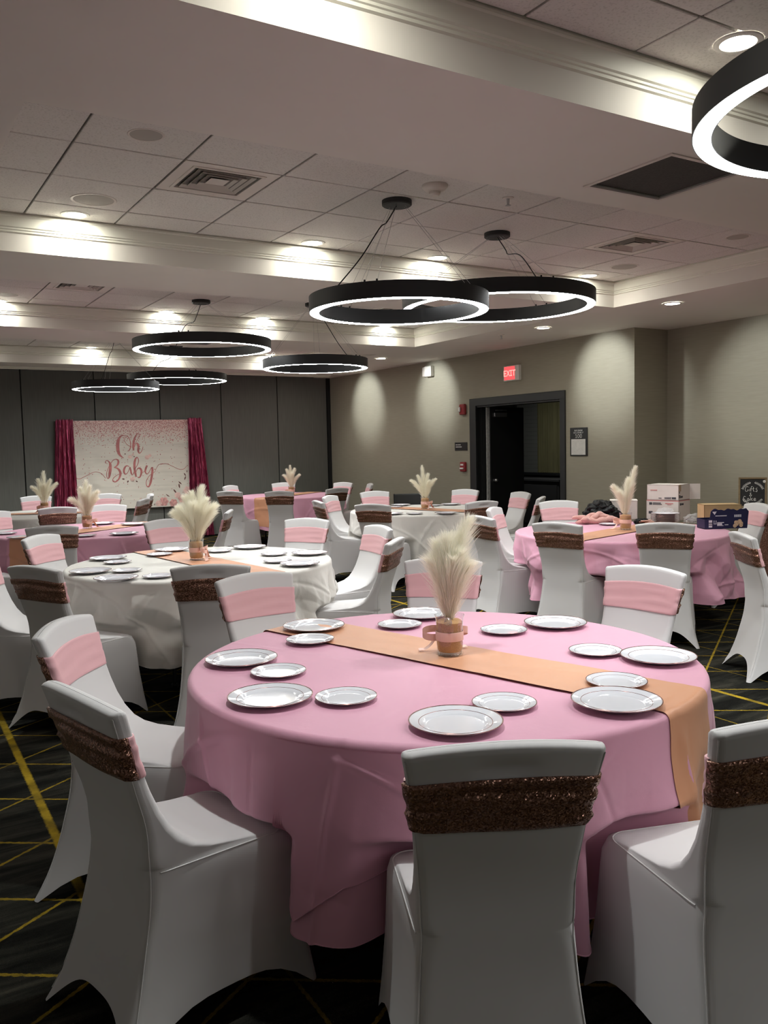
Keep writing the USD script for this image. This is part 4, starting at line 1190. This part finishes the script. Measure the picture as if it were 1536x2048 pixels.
def stroke(pts):
    q = spline(pts, 14 * len(pts))
    t = np.gradient(q[:, :2], axis=0)
    t /= np.linalg.norm(t, axis=1, keepdims=True) + 1e-9
    nn = np.stack([-t[:, 1], t[:, 0]], -1) * (np.clip(q[:, 2:3], .003, None) * .5)
    rows = []
    for s in (1, 0, -1):
        X, Zz = q[:, 0] + s * nn[:, 0], q[:, 1] + s * nn[:, 1]
        rows.append(np.stack([X, banner_y(X, Zz) - .0025, Zz], -1))
    return grid(np.array(rows))


part('lettering', [stroke(s) for s in STROKES], m_letter, bn, True, 'rose gold script reading Oh Baby')


def petal_blob(cx, cz, r, n, depth):
    """a printed flower: overlapping flat petals"""
    out = []
    for ring_i, (rr, pr, m) in enumerate(((r * .62, r * .48, 6), (r * .34, r * .36, 5), (0, r * .22, 1))):
        for k in range(m):
            a = 2 * PI * k / m + ring_i * .5 + n
            x, z = cx + rr * math.cos(a), cz + rr * math.sin(a)
            th = np.linspace(0, 2 * PI, 14)[:-1]
            X = x + pr * np.cos(th) * .95
            Zz = z + pr * np.sin(th) * .8
            v = np.stack([np.r_[x, X], banner_y(np.r_[x, X], np.r_[z, Zz]) - .0025 - .0006 * (ring_i * 6 + k % 3) - depth, np.r_[z, Zz]], -1)
            f = np.array([[0, 1 + (i + 1) % 13, 1 + i] for i in range(13)])
            out.append(trimesh.Trimesh(v, f, process=False))
    return out


def leaf_print(x, z, L, a, w=.35):
    t = np.linspace(0, 1, 7)
    c, s = math.cos(a), math.sin(a)
    rows = []
    for sg in (1, -1):
        o = sg * w * L * .5 * np.sin(PI * t)
        X, Zz = x + c * L * t - s * o, z + s * L * t + c * o
        rows.append(np.stack([X, banner_y(X, Zz) - .0022, Zz], -1))
    return grid(np.array(rows))


for fx, fz, fr, fn, fd in ((4.47, .665, .080, 0, 0), (4.80, .70, .075, 2, .002), (4.64, .635, .070, 4, .004)):
    part('rose_flower', petal_blob(fx, fz, fr, fn, fd), m_rose, bn, False)
for fx, fz, fr, fn, fd in ((4.38, .64, .055, 1, 0), (4.90, .84, .075, 3, 0), (4.72, .765, .055, 5, .001), (4.21, 1.435, .040, 2, 0), (4.26, 1.465, .028, 1, .001), (3.92, 1.452, .034, 1, 0), (3.97, 1.488, .020, 1, .001), (3.95, 1.075, .042, 2, .003)):
    part('pale_flower', petal_blob(fx, fz, fr, fn, fd), m_rose_pale, bn, False)
for a in ((4.70, .80, .09, 2.2, .3), (4.76, .88, .09, 1.7, .3), (4.80, .95, .08, 2.4, .3), (4.85, 1.02, .08, 1.2, .3), (4.88, 1.09, .07, 2.1, .3), (4.90, 1.15, .05, 1.5, .3), (4.58, .74, .09, 2.5, .18), (4.27, .60, .04, 2.6, .35), (4.30, .605, .04, 1.2, .35),
          (3.02, .94, .07, .9, .3), (3.82, 1.075, .05, 2.9, .5), (3.88, 1.055, .045, 4.2, .6), (4.00, 1.045, .045, -.6, .5), (3.84, 1.49, .025, 1.4, .8), (3.98, 1.45, .025, .3, .8)):
    part('dark_leaf', leaf_print(*a), m_leafdark, bn, False)


def foil_curtain(x0, x1, x2, x3, zt, zb, label, seed):
    t = thing('foil_curtain', label, 'curtain', (0, 0, 0), 0, 'pink foil curtains')
    g = np.random.default_rng(seed)
    u = np.linspace(0, 1, 90)
    ph = g.uniform(0, 6, 4)
    rows = []
    for k, v in enumerate(np.linspace(0, 1, 46)):
        a, b = x0 * (1 - v) + x2 * v, x1 * (1 - v) + x3 * v
        pinch = .012 * math.exp(-((v - .035) / .03) ** 2)
        X = a + (b - a) * u
        w = .026 * np.sin(2 * PI * 4 * u + ph[0] + .8 * v) + .013 * np.sin(2 * PI * 9 * u + ph[1] - .8 * v) + .006 * np.sin(2 * PI * 23 * u + ph[2] + 3 * v)
        Y = YP - .05 + w * (.35 + .65 * min(1, v * 3)) + pinch
        Z = np.full(90, zt + (zb - zt) * v) + (.012 * np.sin(2 * PI * 7 * u + ph[3]) if k == 0 else 0)
        rows.append(np.stack([X, Y, Z], -1))
    part('foil_sheet', grid(np.array(rows)), m_tinsel, t, True)
    part('gathered_heading', grid(np.array(rows[:3]) + np.array([0, -.012, .012])), m_tinsel, t, True)


foil_curtain(2.745, 3.015, 2.64, 3.06, 2.065, .03, 'shiny dark pink foil curtain at the left side of the banner', 3)
foil_curtain(4.935, 5.18, 4.92, 5.36, 2.09, .03, 'shiny dark pink foil curtain at the right side of the banner', 4)

# ------------------------------------------------------------------ things on the right pink table
TT = TZ + .003
m_boxwhite = M('white_carton', (.70, .64, .59), .6, var=(6.0, .04))
m_tape = M('brown_tape', (.42, .30, .19), .4)
m_tan = M('tan_cardboard', (.50, .34, .17), .75, var=(8.0, .08))
m_print_dark = M('carton_print_dark', (.05, .05, .06), .6)
m_print_red = M('carton_print_red', (.55, .18, .17), .6)
m_blue = M('navy_carton', (.013, .014, .060), .45, var=(6.0, .15))
m_print_white = M('carton_print_white', (.62, .62, .68), .6)
m_bag = M('black_plastic_bag', (.004, .004, .0045), .5, bump=(30.0, .4, .01), specular_ior_level=.25)
m_fleece = M('pink_fleece', (.62, .33, .29), .9, bump=(60.0, .5, .01), sheen_weight=.5)
m_film = M('clear_film', (.8, .8, .81), .12, alpha=.22)


def carton(name, label, c, rz, s, mat, group=None):
    t = thing(name, label, 'box', c, rz, group)
    w, d, h = s
    th = .005
    part('body', [box2((-w / 2, -d / 2, 0), (w / 2, -d / 2 + th, h)), box2((-w / 2, d / 2 - th, 0), (w / 2, d / 2, h)), box2((-w / 2, -d / 2, 0), (-w / 2 + th, d / 2, h)), box2((w / 2 - th, -d / 2, 0), (w / 2, d / 2, h)), box2((-w / 2, -d / 2, 0), (w / 2, d / 2, th)), box2((-w / 2, -d / 2, h - th), (w / 2, d / 2, h))], mat, t)
    return t


BR = -70.0     # turn of the white cartons: fronts face the camera
bc = (6.73, 5.66)
t = carton('shipping_box', 'white shipping box at the bottom of the stack on the right pink table', (bc[0], bc[1], TT), -75, (.33, .25, .195), m_boxwhite)
F = -.1256
part('printing', [box2((-.135, F - .001, .148), (-.105, F, .172)), box2((-.098, F - .001, .150), (-.005, F, .158)), box2((-.098, F - .001, .162), (-.015, F, .170)), box2((.1651, -.10, .145), (.1661, -.075, .168)), box2((.1651, -.07, .147), (.1661, -.02, .165)), box2((-.14, F - .001, .06), (-.10, F, .085))], m_print_dark, t)
part('red_line', [box2((-.1653, F - .0005, .186), (.1657, F + .0003, .1935)), box2((.1647, -.125, .186), (.1657, .125, .1935)), box2((.03, F - .001, .160), (.11, F, .168)), box2((.05, F - .001, .150), (.09, F, .155))], m_print_red, t)
t = carton('shipping_box', 'white shipping box with open flap on top of the stack on the right pink table', (bc[0], bc[1], TT + .1955), -75, (.322, .243, .150), m_boxwhite)
part('printing', [box2((.095, F + .001, .012), (.135, F + .0030, .030)), box2((.02, F + .001, .022), (.09, F + .0030, .028)), box2((.02, F + .001, .012), (.085, F + .0030, .017)), box2((-.04, F + .001, .016), (-.01, F + .0030, .022)), box2((.1611, -.11, .02), (.1621, -.085, .05)), box2((.1611, -.08, .022), (.1621, -.03, .04)), box2((.1611, -.11, .065), (.1621, -.095, .085))], m_print_dark, t)
part('red_line', box2((-.125, F + .001, .092), (-.055, F + .0030, .098)), m_print_red, t)
part('packing_tape', [box2((.1611, -.117, .085), (.1623, -.07, .15)), box2((.12, F + .0012, .148), (.1611, F + .0026, .150))], m_tape, t)
part('open_flap', place(box2((0, -.002, 0), (.10, .002, .150)), (.161, .121, .0), rotz(35)), m_boxwhite, t)
t = carton('shipping_box', 'low white shipping box behind the pampas vase, left of the stacked boxes', (6.50, 6.02, TT), -45, (.26, .20, .185), m_boxwhite)
part('box_lid', box2((-.132, -.102, .178), (.132, .102, .190), .003), m_boxwhite, t)
t = carton('cardboard_box', 'open tan cardboard box behind the navy box', (6.655, 5.02, TT), -35, (.33, .20, .185), m_tan)
t2 = thing('cardboard_box', 'small white and tan carton under the chalkboard on the sequin table', 'box', (7.70, 5.415, .757), -54)
part('body', box2((-.14, -.07, 0), (.14, .10, .075), .003), m_boxwhite, t2)
part('packing_tape', box2((-.075, -.0715, 0), (-.01, .1015, .0765)), m_tape, t2)
NV = (6.40, 4.80)
t = thing('snack_box', 'navy blue printed carton with torn top on the right pink table', 'box', (NV[0], NV[1], TT), -29)
w, d = .375, .16
prof = np.concatenate([[[-w / 2, 0], [w / 2, 0], [w / 2 + .006, .08], [w / 2 + .012, .145]], [[x, .165 + .006 * math.sin(50 * x) + .004 * math.sin(113 * x)] for x in np.linspace(w / 2 - .01, -w / 2 + .07, 26)], [[-w / 2 + .055, .15], [-w / 2 + .045, .085], [-w / 2, .08]]])
from shapely.geometry import Polygon
fm = trimesh.creation.extrude_polygon(Polygon(prof), .006, engine='earcut')
fm.apply_transform(trimesh.transformations.rotation_matrix(PI / 2, [1, 0, 0]))
part('front_panel', place(fm, (0, -d / 2 + .003, 0)), m_blue, t)
part('body', [box2((-w / 2, d / 2 - .006, 0), (w / 2, d / 2, .085)), box2((-w / 2, -d / 2, 0), (-w / 2 + .006, d / 2, .08)), box2((w / 2 - .006, -d / 2 + .003, 0), (w / 2, d / 2, .085)), box2((-w / 2, -d / 2, 0), (w / 2, d / 2, .006))], m_blue, t)
yf = -d / 2 - .0035
tri = trimesh.Trimesh([(-.122, yf, .148), (-.082, yf, .150), (-.101, yf, .120)], [[0, 2, 1]], process=False)
part('arrow_mark', tri, m_print_white, t)
part('printing', [box2((-.094, yf - .001, .108), (.005, yf + .002, .115)), box2((-.152, yf - .001, .012), (-.122, yf + .002, .075)), box2((-.108, yf - .001, .045), (-.103, yf + .002, .072)), box2((-.090, yf - .001, .045), (-.085, yf + .002, .072)), box2((-.110, yf - .001, .040), (-.083, yf + .002, .044)),
                  box2((-.078, yf - .001, .050), (-.018, yf + .002, .056)), box2((-.078, yf - .001, .030), (-.035, yf + .002, .048)), box2((-.078, yf - .001, .024), (-.022, yf + .002, .029)), box2((-.012, yf - .001, .030), (.020, yf + .002, .036))] + [box2((.072 + .008 * k, yf - .001, .098), (.077 + .008 * k, yf + .002, .120)) for k in range(8)], m_print_white, t)
part('label_bars', [box2((-.152, yf - .0015, z), (-.122, yf + .002, z + .005)) for z in (.030, .042, .050)], m_print_dark, t)
g = np.random.default_rng(3)
part('snack_picture', [place(lathe([(0, 0), (.016, .0005), (.018, .0015), (0, .002)], 9), (.105 + .028 * math.cos(k), yf - .0002 * k, .042 + .020 * math.sin(1.7 * k)), trimesh.transformations.rotation_matrix(PI / 2, [1, 0, 0])[:3, :3]) for k in range(7)], M('snack_print', (.62, .42, .28), .6, var=(120.0, .4)), t)
# stack of plates: each one a plate
for k in range(9):
    tlab = 'top large white plate of the stack in front of the shipping boxes' if k == 8 else 'large white plate inside the stack in front of the shipping boxes'
    plate(6.43 + .0015 * math.sin(k), 5.44 + .0015 * math.cos(2 * k), 1, tlab, TT + .0095 * k)


def crumple(seed, sx, sy, sz, rough=.35, sub=4, freq=2.2):
    m = trimesh.creation.icosphere(sub, 1.0)
    v = np.array(m.vertices)
    n = meshkit.fbm(v * freq + seed, 4, seed) - .5
    rid = np.abs(meshkit.fbm(v * freq * 1.7 + seed * 3, 3, seed + 5) - .5)
    v = v * (1 + rough * 1.6 * n - rough * .9 * rid)[:, None] * np.array([sx, sy, sz])
    v[:, 2] = np.where(v[:, 2] < -sz * .55, -sz * .55, v[:, 2]) + sz * .55
    return trimesh.Trimesh(v, m.faces, process=False)


t = thing('trash_bag', 'crumpled black plastic bag behind the pink blanket on the right pink table', 'bag', (6.20, 6.02, TT))
part('bag_body', crumple(4, .17, .16, .13, .45), m_bag, t, 25)
t = thing('folded_blanket', 'rumpled pink blanket on the right pink table by the slim vase', 'blanket', (5.93, 5.84, TT))
bl = []
for k, (ox, oy, l, hh, dr) in enumerate(((0, 0, .20, .03, -20), (.03, .03, .19, .05, -33), (-.03, -.02, .17, .04, -10), (.06, -.03, .14, .04, -45), (.04, .03, .15, .085, -30), (-.02, .04, .18, .06, -27), (.0, -.04, .19, .03, -38), (.05, .0, .12, .10, -15), (.09, .02, .10, .06, -60))):
    q = np.linspace(-1, 1, 24)
    a = math.radians(dr)
    P = np.stack([ox + math.cos(a) * l * q - math.sin(a) * .02 * np.sin(4 * q + k), oy + math.sin(a) * l * q + math.cos(a) * .02 * np.sin(4 * q + k), hh * .6 + .022 * np.sin(3 * q + k * 2)], -1)
    rr = .027 * np.sqrt(np.clip(1 - q ** 4, .02, 1)) * (1 + .18 * np.sin(9 * q + k))
    P[:, 2] = np.maximum(P[:, 2], rr)
    bl.append(tube(P, rr, 14))
part('fleece_folds', bl, m_fleece, t, True)
t = thing('plastic_wrap', 'crinkled clear plastic wrap on the plate stack', 'plastic wrap', (6.43, 5.44, TT + .096))
part('film', crumple(8, .075, .07, .03, .6, 3, 3.0), m_film, t, 20)
t = thing('cutlery_pack', 'clear crinkled pack of silver cutlery right of the plate stack', 'cutlery', (6.62, 5.27, TT))
part('film', crumple(9, .095, .075, .055, .6, 4, 3.0), m_film, t, 20)
part('cutlery', [tube([(-.06 + .02 * k, -.05, .012 + .004 * k), (-.04 + .02 * k, .06, .03 + .003 * k)], .005, 6) for k in range(6)], m_steel, t, True)
t = thing('gift_bag_bundle', 'small dark bundle with rose ribbon between the vase and the plate stack', 'bundle', (6.20, 5.52, TT))
part('dark_wrap', crumple(12, .085, .06, .035, .5, 3, 3.0), m_bag, t, 25)
part('ribbon_strip', [place(box((0, 0, .012 + .011 * k), (.16 - .02 * k, .05, .006), 0, .002), (0.0, -.05, .0), rotz(-50 + 22 * k)) for k in range(3)], m_ribbon, t)

# ------------------------------------------------------------------ gift table with brown sequins and the chalkboard, right frame edge
gx, gy = 7.83, 5.22
t = thing('gift_table', 'small table under a brown sequin cloth at the right frame edge', 'table', (gx, gy, 0))
part('tabletop', lathe([(0, .73), (.36, .73), (.365, .735), (.365, .748), (.36, .752), (0, .752)], 48), m_tablewood, t, 30)
part('leg', [tube([(0, 0, .73), (0, 0, .03)], .03, 12), lathe([(0, 0), (.24, 0), (.24, .02), (.04, .04), (0, .04)], 32)], m_tableleg, t, True)
t = thing('sequin_tablecloth', 'brown sequin tablecloth at the right frame edge under the chalkboard', 'tablecloth', (gx, gy, 0))
th = np.arange(160) * 2 * PI / 160
rows = [np.stack([r * np.cos(th), r * np.sin(th), np.full(160, .756)], -1) for r in (.01, .2, .355)]
for k in np.linspace(0, 1, 20):
    r = .368 + .03 * k + .022 * k * np.sin(11 * th + .6) + .008 * k * np.sin(23 * th)
    rows.append(np.stack([r * np.cos(th), r * np.sin(th), np.full(160, .75 - .70 * k)], -1))
part('cloth', grid(np.array(rows), True), m_sequin, t, True)
t = thing('chalkboard_sign', 'wood framed chalkboard reading Gifts and Cake at the right frame edge', 'sign', (7.70, 5.415, .834), -54)
W_, H_ = .268, .312
tl = trimesh.transformations.rotation_matrix(math.radians(-10), [1, 0, 0])[:3, :3]


def cb(m):
    return place(place(m, (0, 0, 0), tl), (0, 0, .004))


m_oak = M('sign_wood', (.23, .165, .085), .6, var=((3.0, 3.0, 30.0), .25))
m_chalkboard = M('chalkboard_black', (.016, .016, .017), .7, var=(10.0, .25))
m_chalk = M('chalk', (.66, .66, .64), .9)
part('frame', [cb(box2((-W_ / 2, -.012, 0), (W_ / 2, .012, .019), .003)), cb(box2((-W_ / 2, -.012, H_ - .019), (W_ / 2, .012, H_), .003)), cb(box2((-W_ / 2, -.012, .019), (-W_ / 2 + .019, .012, H_ - .019), .003)), cb(box2((W_ / 2 - .019, -.012, .019), (W_ / 2, .012, H_ - .019), .003))], m_oak, t)
part('board', cb(box2((-W_ / 2 + .02, -.004, .02), (W_ / 2 - .02, .006, H_ - .02))), m_chalkboard, t)
part('prop_leg', tube([(0, .045, .25), (0, .055, .004)], .006, 6), m_oak, t, True)


def chalk(pts, w=.0052):
    q = spline([(x, z, w) for x, z in pts], 8 * len(pts))
    tt_ = np.gradient(q[:, :2], axis=0)
    tt_ /= np.linalg.norm(tt_, axis=1, keepdims=True) + 1e-9
    nn = np.stack([-tt_[:, 1], tt_[:, 0]], -1) * w * .5
    return cb(grid(np.array([np.stack([q[:, 0] + s * nn[:, 0], np.full(len(q), -.0052), q[:, 1] + s * nn[:, 1]], -1) for s in (1, -1)])))


def zz(px, py):      # sketch units of the hand lettering -> metres on the board
    return ((px - 930) / 4625.0, (1745 - py) / 4625.0)


HAND = [[(740, 770), (690, 730), (625, 800), (610, 900), (640, 965), (710, 950), (745, 900), (700, 890)], [(800, 860), (805, 960)], [(800, 800), (803, 808)], [(930, 740), (880, 745), (860, 830), (855, 970)], [(820, 850), (910, 845)], [(960, 760), (955, 900), (985, 965), (1010, 955)], [(930, 840), (1000, 835)], [(1130, 800), (1070, 850), (1120, 900), (1110, 980), (1050, 960)],
        [(870, 1030), (820, 1060), (860, 1100), (800, 1160), (850, 1200), (900, 1130)], [(630, 1230), (570, 1205), (530, 1300), (540, 1420), (600, 1465), (650, 1430)], [(780, 1310), (720, 1310), (700, 1390), (750, 1410), (785, 1330), (800, 1410)], [(850, 1240), (855, 1400)], [(930, 1290), (860, 1350), (945, 1400)], [(985, 1360), (1060, 1340), (1030, 1290), (985, 1340), (1010, 1410), (1085, 1390)]]
part('chalk_lettering', [chalk([zz(*p) for p in s]) for s in HAND], m_chalk, t, False, 'handwritten chalk words Gifts & Cake')
lf = []
for a in list(np.linspace(.50, 1.40, 8)) + list(np.linspace(1.75, 2.65, 8)) + list(np.linspace(3.70, 4.25, 5)) + list(np.linspace(5.15, 5.70, 5)):
    for s in (-1, 1):
        x, z = .104 * math.cos(a), .150 + .108 * math.sin(a)
        b = a + PI / 2 * (1 if 1.6 < a < 4.3 else -1) + s * .7
        lf.append(chalk([(x, z), (x + .007 * math.cos(b), z + .007 * math.sin(b)), (x + .016 * math.cos(b), z + .016 * math.sin(b))], .0055))
part('chalk_wreath', lf, m_chalk, t)
t = thing('white_button', 'round white badge at the top right corner of the chalkboard', 'badge', (7.70, 5.415, .834), -54)
part('badge', cb(place(lathe([(0, 0), (.015, 0), (.016, .004), (.012, .008), (.009, .007), (0, .007)], 24), (.110, -.006, .268), trimesh.transformations.rotation_matrix(PI / 2, [1, 0, 0])[:3, :3])), m_white_plastic, t, 30)
